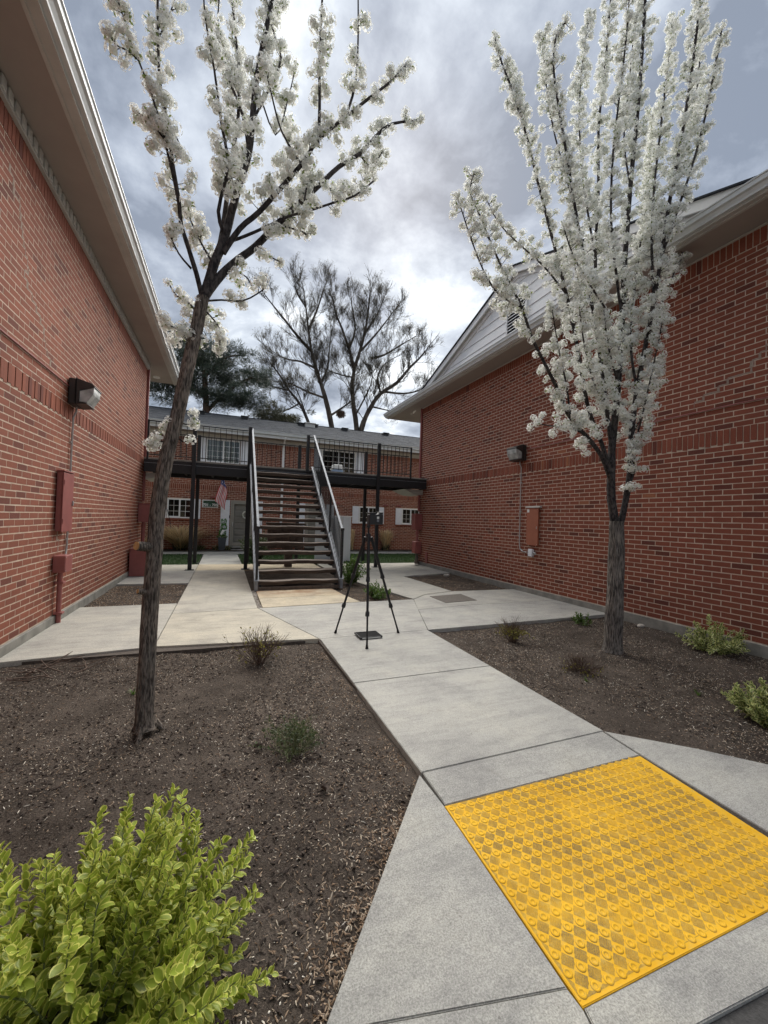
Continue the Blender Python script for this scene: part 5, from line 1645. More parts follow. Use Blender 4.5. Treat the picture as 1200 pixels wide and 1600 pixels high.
RIGHT_LIMBS=[[(4.87,3.81,1.5,0.0772),(4.8,3.84,1.97,0.0719),(4.81,3.86,2.41,0.0668),(4.86,3.89,2.77,0.0619),(4.98,3.92,3.58,0.0573),(5.07,3.95,4.51,0.0524),(5.13,3.97,5.45,0.0471),(5.25,4.0,6.54,0.042),(5.39,4.03,7.56,0.0368),(5.51,4.06,8.61,0.0313),(5.59,4.08,9.57,0.0255),(5.66,4.11,10.54,0.0196)],[(4.91,3.81,1.55,0.0559),(4.97,3.78,1.89,0.0527),(5.03,3.76,2.33,0.0496),(5.02,3.74,2.84,0.0462),(5.07,3.71,3.45,0.043),(5.18,3.68,4.07,0.04),(5.3,3.66,4.69,0.037),(5.4,3.64,5.32,0.0339),(5.49,3.61,6.04,0.0308),(5.65,3.58,6.89,0.0277),(5.81,3.56,7.84,0.0246),(5.91,3.54,8.69,0.0214),(5.96,3.51,9.33,0.018)],[(4.8,3.84,2.19,0.043),(4.55,3.8,2.53,0.0392),(4.21,3.76,2.76,0.0353),(3.92,3.72,2.92,0.0317),(3.66,3.67,3.22,0.0282),(3.41,3.63,3.48,0.025),(3.18,3.59,3.72,0.0219),(2.98,3.55,4.02,0.0191),(2.74,3.51,4.26,0.0162),(2.5,3.46,4.52,0.0135),(2.32,3.42,4.74,0.011),(2.16,3.38,4.92,0.0086),(2.18,3.34,5.09,0.0064)],[(2.98,3.55,4.02,0.0143),(2.64,3.51,4.06,0.0124),(2.4,3.47,4.25,0.0107),(2.21,3.43,4.51,0.0091),(2.08,3.39,4.7,0.0077),(2.0,3.35,4.78,0.0063)],[(4.81,3.86,2.32,0.0389),(4.63,3.88,2.74,0.0365),(4.43,3.91,3.15,0.0341),(4.31,3.93,3.65,0.0318),(4.21,3.96,4.16,0.0297),(4.07,3.98,4.65,0.0275),(3.92,4.01,5.14,0.0253),(3.77,4.04,5.62,0.0231),(3.59,4.06,6.14,0.0208),(3.41,4.08,6.68,0.0186),(3.21,4.11,7.17,0.0164),(3.07,4.14,7.47,0.0143),(2.96,4.16,7.78,0.0122)],[(4.07,3.98,4.65,0.0169),(3.75,4.06,4.99,0.0147),(3.44,4.13,5.21,0.0125),(3.14,4.2,5.46,0.0103),(2.98,4.28,5.8,0.0083)],[(3.4,4.08,6.68,0.0124),(3.33,4.18,7.21,0.0105),(3.33,4.28,7.66,0.0086)],[(4.83,3.86,2.54,0.0346),(4.65,3.82,3.16,0.0319),(4.47,3.78,3.8,0.0293),(4.26,3.74,4.41,0.0267),(4.05,3.7,4.99,0.0241),(3.84,3.66,5.54,0.0216),(3.65,3.62,6.08,0.0193),(3.46,3.58,6.59,0.017),(3.34,3.54,6.95,0.0149),(3.34,3.5,7.25,0.0129),(3.44,3.46,7.41,0.0111)],[(3.84,3.66,5.54,0.0157),(3.74,3.76,6.07,0.014),(3.64,3.86,6.69,0.0121),(3.61,3.96,7.36,0.0103),(3.64,4.06,8.04,0.0084)],[(4.84,3.89,2.68,0.0349),(4.81,3.99,3.58,0.0327),(4.79,4.09,4.52,0.0305),(4.81,4.19,5.5,0.0283),(4.96,4.29,6.56,0.0261),(5.05,4.39,7.66,0.0238),(5.27,4.49,8.76,0.0214),(5.46,4.59,9.81,0.0188),(5.62,4.69,10.55,0.0159)],[(4.81,4.19,5.5,0.0231),(4.71,4.25,6.17,0.0204),(4.63,4.31,6.94,0.0178),(4.63,4.37,7.86,0.0152),(4.79,4.43,8.98,0.0126),(4.94,4.49,9.52,0.0099)],[(5.07,3.95,4.51,0.027),(4.8,3.85,5.11,0.0239),(4.57,3.75,5.68,0.0211),(4.46,3.65,6.41,0.0186),(4.43,3.55,7.05,0.0162),(4.4,3.45,7.67,0.0139),(4.32,3.35,8.24,0.0117)],[(5.3,3.66,4.69,0.0261),(5.35,3.74,5.47,0.0244),(5.5,3.83,6.39,0.0228),(5.71,3.91,7.29,0.0212),(5.95,3.99,8.35,0.0194),(6.2,4.08,9.26,0.0175),(6.38,4.16,9.76,0.0154)],[(5.41,3.64,5.33,0.0263),(5.59,3.59,5.89,0.0242),(5.81,3.54,6.55,0.0222),(5.98,3.49,7.21,0.0201),(6.08,3.44,7.84,0.0179),(6.12,3.39,8.26,0.0156),(6.1,3.34,8.51,0.0132)],[(5.17,3.68,4.06,0.0216),(5.65,3.78,4.84,0.0182),(6.14,3.88,5.58,0.0143),(6.55,3.98,6.16,0.01)],[(5.04,3.76,2.5,0.0216),(5.11,3.68,3.01,0.0182),(5.17,3.61,3.52,0.0149),(5.21,3.54,4.01,0.0116),(5.18,3.46,4.31,0.0083)],[(5.03,3.74,2.84,0.0172),(5.57,3.84,3.56,0.0137),(5.84,3.94,4.1,0.0094)],[(4.22,3.76,2.76,0.0163),(3.88,3.69,2.8,0.0131),(3.51,3.63,2.77,0.0101),(3.24,3.56,2.75,0.0073)],[(3.92,3.72,2.92,0.0198),(3.73,3.62,3.3,0.0153),(3.49,3.52,3.67,0.0111),(3.29,3.42,4.03,0.0071)],[(4.65,3.82,3.16,0.0213),(4.15,3.62,3.44,0.0159),(3.77,3.42,3.76,0.0111),(3.48,3.22,3.97,0.0069)],[(4.98,3.92,3.58,0.0222),(4.47,3.67,3.92,0.0144),(4.06,3.42,4.28,0.0076)],[(5.07,3.71,3.45,0.0258),(5.04,3.79,4.08,0.0233),(5.2,3.88,4.78,0.021),(5.39,3.96,5.52,0.0185),(5.63,4.04,6.31,0.0159),(5.82,4.13,7.13,0.0131),(5.99,4.21,8.08,0.01)],[(5.49,3.61,6.04,0.022),(5.83,3.71,6.79,0.0195),(6.26,3.81,7.81,0.0168),(6.59,3.91,8.75,0.0137),(6.76,4.01,9.88,0.0103)],[(4.1,3.42,4.21,0.0152),(3.68,3.29,4.34,0.012),(3.3,3.15,4.45,0.009),(3.02,3.02,4.61,0.0064)],[(5.25,4.0,6.53,0.0185),(5.2,4.08,7.24,0.0164),(5.36,4.15,8.15,0.0144),(5.55,4.22,9.21,0.0123),(5.74,4.3,9.91,0.0101)],[(4.26,3.74,4.41,0.0164),(4.26,3.97,4.87,0.0143),(4.39,4.21,5.67,0.012),(4.74,4.44,6.61,0.0096)],[(5.03,3.76,2.33,0.0172),(5.06,3.71,2.57,0.0129),(4.96,3.66,2.74,0.0084)],[(4.96,3.78,2.02,0.0258),(5.02,3.68,2.36,0.017),(4.8,3.58,2.5,0.0082)]]
BARE_A=[[(8.58,34.0,8.31,0.2524),(8.13,34.12,10.53,0.2261),(7.7,34.25,12.2,0.1998),(7.22,34.38,13.57,0.1733),(6.75,34.5,14.94,0.1469),(6.39,34.62,16.33,0.1207),(6.13,34.75,18.03,0.0946),(5.85,34.88,20.01,0.0684),(5.59,35.0,21.72,0.0422)],[(6.39,34.62,16.16,0.1399),(5.15,34.37,17.11,0.1098),(4.01,34.12,18.13,0.0808),(2.9,33.87,19.11,0.0529),(2.09,33.62,19.85,0.026)],[(6.76,34.5,14.66,0.1119),(5.47,34.17,14.88,0.0821),(4.09,33.83,14.78,0.0534),(2.75,33.5,15.21,0.0261)],[(7.7,34.25,12.08,0.1121),(6.18,34.58,12.52,0.0835),(4.84,34.92,13.08,0.0554),(3.26,35.25,13.21,0.0275)],[(6.13,34.75,18.03,0.1121),(6.86,35.08,20.05,0.0856),(7.44,35.42,22.1,0.058),(7.78,35.75,23.25,0.0294)],[(7.23,34.38,13.29,0.112),(7.94,34.71,14.94,0.0855),(8.12,35.05,17.12,0.0577),(8.43,35.38,19.08,0.0292)],[(5.86,34.88,20.01,0.0843),(5.1,34.88,20.97,0.0557),(4.8,34.88,21.74,0.0278)],[(8.13,34.12,10.53,0.1122),(8.88,33.79,11.11,0.0841),(9.91,33.45,12.01,0.0562),(10.35,33.12,13.39,0.028)]]
BARE_B=[[(10.82,34.0,7.96,0.2584),(10.61,34.12,9.98,0.2319),(10.28,34.25,11.99,0.2052),(10.14,34.38,13.75,0.1787),(10.3,34.5,15.27,0.1525),(9.8,34.62,16.98,0.1251),(9.17,34.75,18.66,0.0977),(8.56,34.88,20.05,0.0704),(8.25,35.0,21.5,0.0434)],[(10.8,34.0,8.53,0.2584),(11.18,33.86,10.28,0.23),(11.81,33.71,11.77,0.2019),(12.64,33.57,13.02,0.174),(14.12,33.43,14.2,0.1468),(15.29,33.29,15.71,0.1185),(16.18,33.14,16.71,0.0894),(16.75,33.0,17.48,0.0597)],[(10.31,34.5,15.1,0.1743),(10.72,34.25,16.72,0.145),(11.06,34.0,18.44,0.1158),(11.22,33.75,20.11,0.0865),(11.26,33.5,21.74,0.0574)],[(10.72,34.25,16.72,0.116),(12.2,34.58,18.62,0.0892),(13.55,34.92,20.57,0.0608),(14.63,35.25,22.21,0.031)],[(11.84,34.25,16.34,0.1173),(13.21,34.58,17.01,0.09),(14.95,34.92,18.38,0.0616),(16.78,35.25,19.82,0.0316)],[(12.64,33.57,13.01,0.116),(12.4,33.9,14.54,0.0876),(13.11,34.24,15.96,0.0594),(14.19,34.57,16.88,0.0303)],[(12.94,33.57,13.24,0.1164),(14.71,33.24,13.23,0.0881),(16.16,32.9,13.64,0.0591),(16.83,32.57,14.24,0.0295)],[(9.8,34.62,16.98,0.116),(10.44,34.95,19.01,0.0884),(10.16,35.29,21.2,0.0594),(10.08,35.62,22.85,0.0299)],[(11.81,33.71,11.77,0.0865),(13.25,34.21,11.8,0.0593),(15.09,34.71,11.86,0.0306)],[(11.06,34.0,18.44,0.0868),(12.41,34.5,20.73,0.0595),(13.18,35.0,22.67,0.0304)],[(10.3,34.38,14.36,0.0868),(9.05,34.88,14.61,0.0579),(7.68,35.38,15.13,0.0289)],[(10.46,34.12,10.83,0.0862),(11.88,34.12,13.94,0.0584),(11.83,34.12,15.4,0.0292)]]
BARE_C=[[(6.08,30.0,7.36,0.1458),(5.44,30.0,8.99,0.1255),(4.82,30.0,10.12,0.1055),(4.04,30.0,10.97,0.0855),(3.45,30.0,11.83,0.0661),(2.73,30.0,12.66,0.0468)],[(4.82,30.0,10.12,0.0719),(3.99,30.0,9.53,0.0474),(3.09,30.0,9.17,0.0234)],[(5.44,30.0,8.99,0.0724),(4.91,30.0,10.38,0.048),(4.39,30.0,11.5,0.0239)],[(4.04,30.0,10.97,0.0713),(3.02,30.0,11.05,0.0469),(2.34,30.0,11.18,0.0233)]]
PINE_LIMBS=[[(-1.38,26.0,5.53,0.2289),(-1.32,26.0,7.84,0.1913),(-1.45,26.0,9.36,0.1529),(-1.58,26.0,10.88,0.1146),(-1.9,26.0,11.97,0.0761)],[(-1.32,26.0,7.65,0.1339),(-0.54,26.0,8.72,0.0969),(0.41,26.0,9.65,0.059)],[(-1.42,26.0,8.59,0.1147),(-2.48,26.0,9.2,0.0878),(-3.48,26.0,9.41,0.0617),(-4.11,26.0,8.94,0.0366)],[(-1.47,26.0,9.74,0.0956),(-0.45,26.0,11.08,0.068),(0.64,26.0,11.48,0.0395)],[(-1.56,26.0,10.3,0.0955),(-2.54,26.0,10.89,0.0659),(-3.24,26.0,11.7,0.0372)],[(0.41,26.0,9.65,0.0787),(1.25,26.0,10.18,0.0598),(1.64,26.0,9.84,0.0401)]]

# ------------------------------------------------------------------ trees
def smooth_path(pts, rad, sub=3):
    P_ = [Vector(p) for p in pts]; out, ro = [], []
    n = len(P_)
    for i in range(n - 1):
        p0, p1, p2, p3 = P_[max(i - 1, 0)], P_[i], P_[i + 1], P_[min(i + 2, n - 1)]
        for k in range(sub):
            t = k / sub
            out.append(0.5 * ((2 * p1) + (p2 - p0) * t + (2 * p0 - 5 * p1 + 4 * p2 - p3) * t * t + (3 * p1 - p0 - 3 * p2 + p3) * t ** 3))
            ro.append(rad[i] + (rad[i + 1] - rad[i]) * t)
    out.append(P_[-1]); ro.append(rad[-1])
    return out, ro


def trunk_mesh(pts, rad, name, mat, parent, n=64, sub=12, bump_a=.07):
    """trunk with ridged bark as real relief"""
    P_, R_ = smooth_path(pts, rad, sub)
    g = Geo(); rings = []
    L = 0
    for i, (p, r) in enumerate(zip(P_, R_)):
        if i: L += (P_[i] - P_[i - 1]).length
        ring = []
        for k in range(n):
            a = 2 * PI * k / n
            v = -abs(noise.noise(Vector((math.cos(a) * 6, math.sin(a) * 6, L * 4.5)))) * bump_a * 2.4 + noise.noise(Vector((math.cos(a) * 5, math.sin(a) * 5, L * 3.2))) * bump_a * .5 + noise.noise(Vector((math.cos(a) * 1.5, math.sin(a) * 1.5, L * 2.0 + 9))) * bump_a * .9
            ring.append((p.x + math.cos(a) * r * (1 + v), p.y + math.sin(a) * r * (1 + v), p.z))
        rings.append(ring)
    g.v = [v for r in rings for v in r]; g.t = [.5] * len(g.v)
    g.f = [(i * n + k, i * n + (k + 1) % n, (i + 1) * n + (k + 1) % n, (i + 1) * n + k) for i in range(len(rings) - 1) for k in range(n)]
    return g.build(name, mat, parent, True)


def cluster_template(seed, nf=17, petals=5, leaves=4):
    r = np.random.default_rng(seed)
    V, F, T_ = [], [], []
    for i in range(nf):
        # flowers over an uneven dome
        z = 1 - 1.75 * (i + .5) / nf; a = i * 2.39996 + r.uniform(-.3, .3)
        d = np.array([math.sqrt(max(0, 1 - z * z)) * math.cos(a), math.sqrt(max(0, 1 - z * z)) * math.sin(a), z]) + r.normal(0, .12, 3)
        d /= np.linalg.norm(d)
        rr = r.uniform(.80, 1.0)
        c = d * rr
        d = d + r.normal(0, .14, 3); d /= np.linalg.norm(d)
        x = np.cross(d, [.3, .2, .9]); x /= np.linalg.norm(x); y = np.cross(d, x)
        s = r.uniform(.22, .285); ph = r.uniform(0, 6.28)
        for p in range(petals):
            a0 = ph + p * 2 * PI / petals
            u = x * math.cos(a0) + y * math.sin(a0); w = -x * math.sin(a0) + y * math.cos(a0)
            cup = r.uniform(.05, .35)
            b = len(V); tn_ = r.uniform(.45, 1.0)
            V += [c + u * s * .10, c + u * s * .62 + w * s * .44 + d * cup * s, c + u * s * 1.0 + d * cup * s * 1.3, c + u * s * .62 - w * s * .44 + d * cup * s]
            F += [(b, b + 1, b + 2, b + 3)]; T_ += [tn_] * 4
        b = len(V)
        V += [c + x * s * .2 + d * .10 * s, c + y * s * .2 + d * .10 * s, c - x * s * .2 + d * .10 * s, c - y * s * .2 + d * .10 * s]
        F += [(b, b + 1, b + 2, b + 3)]; T_ += [r.choice([.20, .24, .17])] * 4
    b = len(V)
    V += [np.array(q) * .62 for q in ((1, 0, 0), (-1, 0, 0), (0, 1, 0), (0, -1, 0), (0, 0, 1), (0, 0, -1))]; T_ += [.33] * 6
    F += [(b, b + 2, b + 4, b + 4), (b + 2, b + 1, b + 4, b + 4), (b + 1, b + 3, b + 4, b + 4), (b + 3, b, b + 4, b + 4), (b + 2, b, b + 5, b + 5), (b + 1, b + 2, b + 5, b + 5), (b + 3, b + 1, b + 5, b + 5), (b, b + 3, b + 5, b + 5)]
    for i in range(leaves):
        d = r.normal(size=3); d /= np.linalg.norm(d)
        x = np.cross(d, [.1, .9, .3]); x /= np.linalg.norm(x)
        b = len(V); c = d * .3; l = r.uniform(.55, .85)
        V += [c, c + d * l * .5 + x * .2, c + d * l, c + d * l * .5 - x * .2]
        F += [(b, b + 1, b + 2, b + 3)]; T_ += [r.uniform(.0, .12)] * 4
    return np.array(V), np.array(F), np.array(T_)


TPL = [cluster_template(s, nf, 5, lv) for s, nf, lv in ((1, 34, 2), (2, 30, 4), (3, 36, 1), (4, 26, 6), (5, 32, 3))]
CL_MESH = [mesh_np('blossom_cluster', V, F, M['petal'], t) for V, F, t in TPL]


def blossom_tree(name, label, trunk, limbs, mt, base, spacing, rad, spread, start=.12, seed=3, spur=True, limb_k=1.0, clump=.25, base_z=None, keep=lambda p: True):
    r = random.Random(seed)
    t = thing(name, label, 'tree')
    trunk_mesh([q[:3] for q in trunk], [q[3] for q in trunk], 'trunk', mt, t)
    spots = []
    tw = Geo()
    for li, limb in enumerate(limbs):
        P_, R_ = smooth_path([q[:3] for q in limb], [max(q[3] * limb_k, .0045) for q in limb], 3)
        Geo().tube(P_, R_, 10 if R_[0] > .02 else 6, True, wob=.06).build('limb', M['limb'], t, True)
        L = [0]
        for i in range(1, len(P_)): L.append(L[-1] + (P_[i] - P_[i - 1]).length)
        tot = L[-1]
        s = tot * start if R_[0] > .012 else tot * .06
        if R_[0] > .03: s = max(s, tot * (start + .05))
        if tot < .16: s = tot * .6
        while s < tot:
            i = max(k for k in range(len(L)) if L[k] <= s) if s < tot else len(L) - 2
            i = min(i, len(P_) - 2)
            f = (s - L[i]) / max(L[i + 1] - L[i], 1e-6)
            p = P_[i].lerp(P_[i + 1], f); d = (P_[i + 1] - P_[i]).normalized()
            rr = R_[i]
            a = r.uniform(0, 2 * PI)
            x = d.cross(Vector((.2, .5, .8))).normalized(); y = d.cross(x)
            o = (x * math.cos(a) + y * math.sin(a))
            fr_ = s / tot
            off = rr + r.uniform(.015, spread) * (1.0 - .45 * fr_)
            q = p + o * off + d * r.uniform(0, .05) + Vector((0, 0, r.uniform(0, .03)))
            cl_ = clump - .38 * max(0.0, (base_z - q.z)) if base_z else clump
            if noise.noise(Vector((s * 6.5, li * 7.3, seed))) < cl_ and keep(q):
                sz = r.uniform(*rad) * (1.08 - .22 * fr_)
                spots.append((q, sz))
                if spur and off > .03: tw.tube([p, p.lerp(q, .6) + Vector((0, 0, -.006)), q], [.0035, .0028, .002], 4, False)
                if r.random() < .35: spots.append((q + Vector((r.uniform(-1, 1), r.uniform(-1, 1), r.uniform(-.8, .8))) * sz * .9, sz * r.uniform(.6, .9)))
            s += spacing * r.uniform(.45, 1.5) * (1.25 if rr > .03 else 1)
        # cluster at the tip
        spots.append((P_[-1], r.uniform(*rad) * .8))
    if tw.v: tw.build('twigs', M['limb'], t)['kind'] = 'stuff'
    n = len(spots)
    mats = rot_mats(n, [s for _, s in spots])
    # keep the domes upright-ish
    for i, (p, s) in enumerate(spots):
        e = Matrix.Rotation(r.uniform(0, 6.28), 4, 'Z') @ Matrix.Rotation(r.gauss(0, .6), 4, 'X') @ Matrix.Rotation(r.gauss(0, .6), 4, 'Y')
        m_ = np.array(Matrix.Translation(p) @ e @ Matrix.Diagonal((s, s, s * r.uniform(.75, 1.0), 1)))
        mats[i] = m_
    rank = []
    for i, (p, s) in enumerate(spots):
        z, x, y = px(p)
        if z > .3 and -5 < x < 1205 and -5 < y < 1605: rank.append((-s / z, i))
    single = [i for _, i in sorted(rank)[:300]]
    kinds = rng.integers(0, len(TPL), n)
    for i in single:
        o = link('blossom_cluster', CL_MESH[kinds[i]], t)
        o.matrix_local = Matrix(mats[i].tolist())
    rest = np.ones(n, bool); rest[single] = False
    VV, FF, TT = [], [], []; b = 0
    for k, (V, F, tt) in enumerate(TPL):
        idx = np.where(rest & (kinds == k))[0]
        if len(idx) == 0: continue
        v, f, _, _ = stamp(V, F, mats[idx])
        VV.append(v); FF.append(f + b); TT.append(np.tile(tt, len(idx))); b += len(v)
    if VV:
        link('blossoms', mesh_np('blossoms', np.concatenate(VV), np.concatenate(FF), M['petal'], np.concatenate(TT)), t)['kind'] = 'stuff'
    print(name, 'clusters', n)
    return t


lt = blossom_tree('pear_tree', 'leaning white flowering pear tree in the left bed near the brick wall', LEFT_TRUNK[0], LEFT_LIMBS, M['bark_l'], None, .034, (.044, .066), .115, .19, 3, clump=.10, limb_k=.88)
Geo().cyl((-.52, 3.47, 1.335), (-.60, 3.395, 1.35), .037, 14, .034).build('cut_branch_collar', M['bark_l'], lt, True)
Geo().cyl((-.599, 3.396, 1.3499), (-.603, 3.392, 1.3507), .031, 14).build('cut_branch_face', M['cut_wood'], lt)
Geo().cyl((-.53, 3.46, 1.0), (-.585, 3.43, 1.01), .024, 12, .02).build('cut_branch_collar', M['bark_l'], lt, True)
Geo().cyl((-.5845, 3.4305, 1.0099), (-.588, 3.4285, 1.0105), .016, 12).build('cut_branch_face', M['cut_wood'], lt)
for k in range(3):
    a = k * 2.1 + .3
    Geo().tube([(-.5 + .06 * math.cos(a), 3.43 + .06 * math.sin(a), .02), (-.5 + .11 * math.cos(a), 3.43 + .11 * math.sin(a), -.04), (-.5 + .15 * math.cos(a), 3.43 + .15 * math.sin(a), -.085)], [.03, .018, .008], 8).build('root', M['bark_l'], lt, True)
rt = blossom_tree('pear_tree', 'upright white flowering pear tree with dense blossom in the right bed', RIGHT_TRUNK[0], RIGHT_LIMBS, M['bark_r'], None, .0255, (.043, .062), .165, .10, 5, clump=.36, base_z=3.5, limb_k=.74)

# ---- bare trees behind the roof
def bare_tree(label, limbs, mat, twig_n=1.0, seed=1, scale=1.0):
    r = random.Random(seed)
    t = thing('bare_tree', label, 'tree', None)
    tw = Geo(); tips = []

    def grow(p, d, L, rad, lvl):
        n = 3; pts = [p]
        for i in range(n):
            d = (d + Vector((r.gauss(0, .09), r.gauss(0, .09), r.gauss(.07, .07)))).normalized()
            pts.append(pts[-1] + d * L / n)
        tw.tube(pts, [rad, rad * .8, rad * .6, rad * .35], 3, False)
        tips.append((pts[-1], d))
        if lvl > 0:
            for k in range(r.choice((3, 4, 4, 5))):
                f = r.uniform(.25, 1.0); j = min(int(f * n), n - 1)
                q = pts[j].lerp(pts[j + 1], f * n - j)
                ax = Vector((r.gauss(0, 1), r.gauss(0, 1), r.gauss(0, 1))).normalized()
                dd = (Matrix.Rotation(r.uniform(.35, .95), 4, ax) @ d).normalized()
                dd = (dd + Vector((0, 0, .22))).normalized()
                grow(q, dd, L * r.uniform(.5, .75), max(rad * .64, .007), lvl - 1)
    for li, limb in enumerate(limbs):
        P_, R_ = smooth_path([q[:3] for q in limb], [q[3] for q in limb], 3)
        if li == 0: P_ = [Vector((P_[0].x + .2, P_[0].y, -.3))] + P_; R_ = [R_[0] * 1.25] + R_
        Geo().tube(P_, R_, 7, True, wob=.1).build('trunk' if li == 0 else 'limb', mat, t, True)
        L = sum((P_[i + 1] - P_[i]).length for i in range(1 if li == 0 else 0, len(P_) - 1))
        nb = int(L / (.34 * scale) * twig_n)
        for k in range(nb):
            f = r.uniform(.25 if li == 0 else .1, 1.0) ** .85
            i = min(int(f * (len(P_) - 1)), len(P_) - 2)
            if li == 0 and i < 2: continue
            p = P_[i].lerp(P_[i + 1], r.random()); d = (P_[i + 1] - P_[i]).normalized()
            ax = Vector((r.gauss(0, .5), r.gauss(0, 1.2), r.gauss(0, .5))).normalized()
            dd = (Matrix.Rotation(r.uniform(.5, 1.2) * r.choice((-1, 1)), 4, ax) @ d).normalized()
            dd = (dd + Vector((0, 0, .3))).normalized()
            grow(p, dd, r.uniform(.9, 1.9) * scale * (1.2 - .5 * f), max(.020, R_[i] * .22), 3)
        grow(P_[-1], (P_[-1] - P_[-2]).normalized(), 1.3 * scale, R_[-1] * .8, 2)
    tw.build('twigs', mat, t)['kind'] = 'stuff'
    n = len(tips)
    D_ = np.array([d[:] for _, d in tips]); D_ = np.repeat(D_, 2, 0) + rng.normal(0, .6, (2 * n, 3))
    Pp = np.repeat(np.array([p[:] for p, _ in tips]), 2, 0) + rng.normal(0, .05, (2 * n, 3))
    T = frames_from(D_, roll=rng.uniform(0, 6.28, len(D_))); T[:, :3, :3] *= rng.uniform(.04, .09, len(D_))[:, None, None]; T[:, :3, 3] = Pp
    V, F, tn_, e_ = stamp(np.array([(0, 0, 0), (-.25, .5, 0), (.25, .5, 0), (0, 1, 0)]), np.array([(0, 2, 1), (1, 2, 3)]), T, np.clip(rng.normal(.5, .3, len(T)), 0, 1), np.array([0, .5, .5, 1.0]))
    link('buds', mesh_np('buds', V, F, M['bud'], tn_, e_), t)['kind'] = 'stuff'
    return t


bare_tree('bare budding tree left of the pair rising behind the shingle roof', BARE_A, M['bare'], 1.0, 4, .95)
bare_tree('bare budding tree right of the pair with spreading limbs and a bird nest', BARE_B, M['bare'], 1.0, 9, .95)
bare_tree('thin bare tree leaning between the pine and the two tall bare trees', BARE_C, M['bare'], .8, 6, .7)
n_ = 500
q = rng.normal(0, 1, (n_, 3)); q *= np.array([.2, .2, .16]) / np.maximum(1, np.linalg.norm(q, axis=1))[:, None] ** .5
T = frames_from(rng.normal(size=(n_, 3)), roll=rng.uniform(0, 6, n_)); T[:, :3, 0] *= .02; T[:, :3, 1] *= .4; T[:, :3, 2] *= .02; T[:, :3, 3] = q + np.array([9.15, 34.2, 10.85])
V, F, t_, _ = stamp(CUBE, CUBEF, T, np.full(n_, .3))
props(link('bird_nest', mesh_np('bird_nest', V, F, M['twig'], t_)), 'dark twig bird nest in the fork low between the two bare trees', 'nest')


def conifer(name, label, limbs, clumps, mat, nper, size, needle, seed=2):
    r = np.random.default_rng(seed)
    t = thing(name, label, 'tree')
    for li, limb in enumerate(limbs):
        P_, R_ = smooth_path([q[:3] for q in limb], [q[3] for q in limb], 3)
        if li == 0: P_ = [Vector((P_[0].x, P_[0].y, -.3))] + P_; R_ = [R_[0] * 1.2] + R_
        Geo().tube(P_, R_, 8, True, wob=.08).build('trunk' if li == 0 else 'limb', M['pine_bark'], t, True)
    C_ = np.repeat(np.array([c[:3] for c in clumps]), nper, 0); S_c = np.repeat(np.array([c[3] for c in clumps]), nper)
    n = len(C_)
    d = r.normal(size=(n, 3)); d /= np.linalg.norm(d, axis=1)[:, None]
    P_ = C_ + d * (S_c * r.uniform(.1, 1, n) ** .6)[:, None] * np.array([1, 1, .5])
    D_ = d + np.array([0, 0, .35]) + r.normal(0, .35, (n, 3))
    T = frames_from(D_, roll=r.uniform(0, 6.28, n))
    T[:, :3, 0] *= needle; T[:, :3, 2] *= needle; T[:, :3, 1] *= (size * r.uniform(.6, 1.3, n))[:, None]
    T[:, :3, 3] = P_
    TV = np.array([(-.5, 0, 0), (.5, 0, 0), (.6, .6, .3), (-.6, .6, .3), (0, 1, 0)]); 
    TF = np.array([(0, 1, 2, 3), (3, 2, 4, 4)])
    V, F, tn_, e_ = stamp(np.array([(-.5, 0, 0), (.5, 0, 0), (.25, 1, .3), (-.25, 1, -.3)]), np.array([(0, 1, 2, 3)]), T, np.repeat(np.clip(r.normal(.5, .3, len(clumps)), 0, 1), nper), np.array([0, 0, 1, 1.0]))
    link('needles', mesh_np('needles', V, F, mat, tn_, e_), t)['kind'] = 'stuff'
    return t


cl = []
r = random.Random(11)
# boughs of the pine: flat shelves of clumps along each limb with gaps between
for li, limb in enumerate(PINE_LIMBS):
    P_, _ = smooth_path([q[:3] for q in limb], [q[3] for q in limb], 4)
    for p in P_[(6 if li == 0 else 2):]:
        for k in range(6):
            cl.append((p.x + r.gauss(0, .42), p.y + r.gauss(0, .8), p.z + r.gauss(.12, .22), r.uniform(.22, .45)))
for k in range(44):
    a = r.uniform(-1, 1)
    cx_, cz_ = -1.4 + a * 2.9, 8.4 + (1 - a * a) * 3.4 * r.uniform(-.1, 1.0)
    for j in range(7):
        cl.append((cx_ + r.gauss(0, .5), 26 + r.gauss(0, .9), cz_ + r.gauss(0, .14), r.uniform(.2, .42)))
conifer('pine_tree', 'tall dark pine tree behind the roof on the left', PINE_LIMBS, cl, M['needle'], 60, .24, .024)
cl = []
for k in range(110):
    cl.append((3.15 + r.gauss(0, .85), 28 + r.gauss(0, .6), 8.0 + r.gauss(0, .42) + .1 * r.random(), r.uniform(.2, .4)))
conifer('cedar_tree', 'olive brown evergreen just above the roof left of the bare trees', [[(3.2, 28, 6, .15), (3.3, 28, 7.5, .1), (3.4, 28, 8.5, .04)]], cl, M['needle_olive'], 85, .17, .03, 5)
# distant tree line and roofs beyond, low behind the back building
cl = []
for k in range(420):
    cl.append((r.uniform(-40, 60), 52 + r.uniform(-6, 6), r.uniform(1, 6.5), r.uniform(.8, 1.7)))
cl_me = conifer('evergreen_hedge', 'distant dark evergreen hedge hidden behind the back building', [[(-20, 52, 2, .2), (-20, 52, 4, .15), (-20, 52, 5, .1)]], cl, M['needle'], 60, .6, .2, 8)

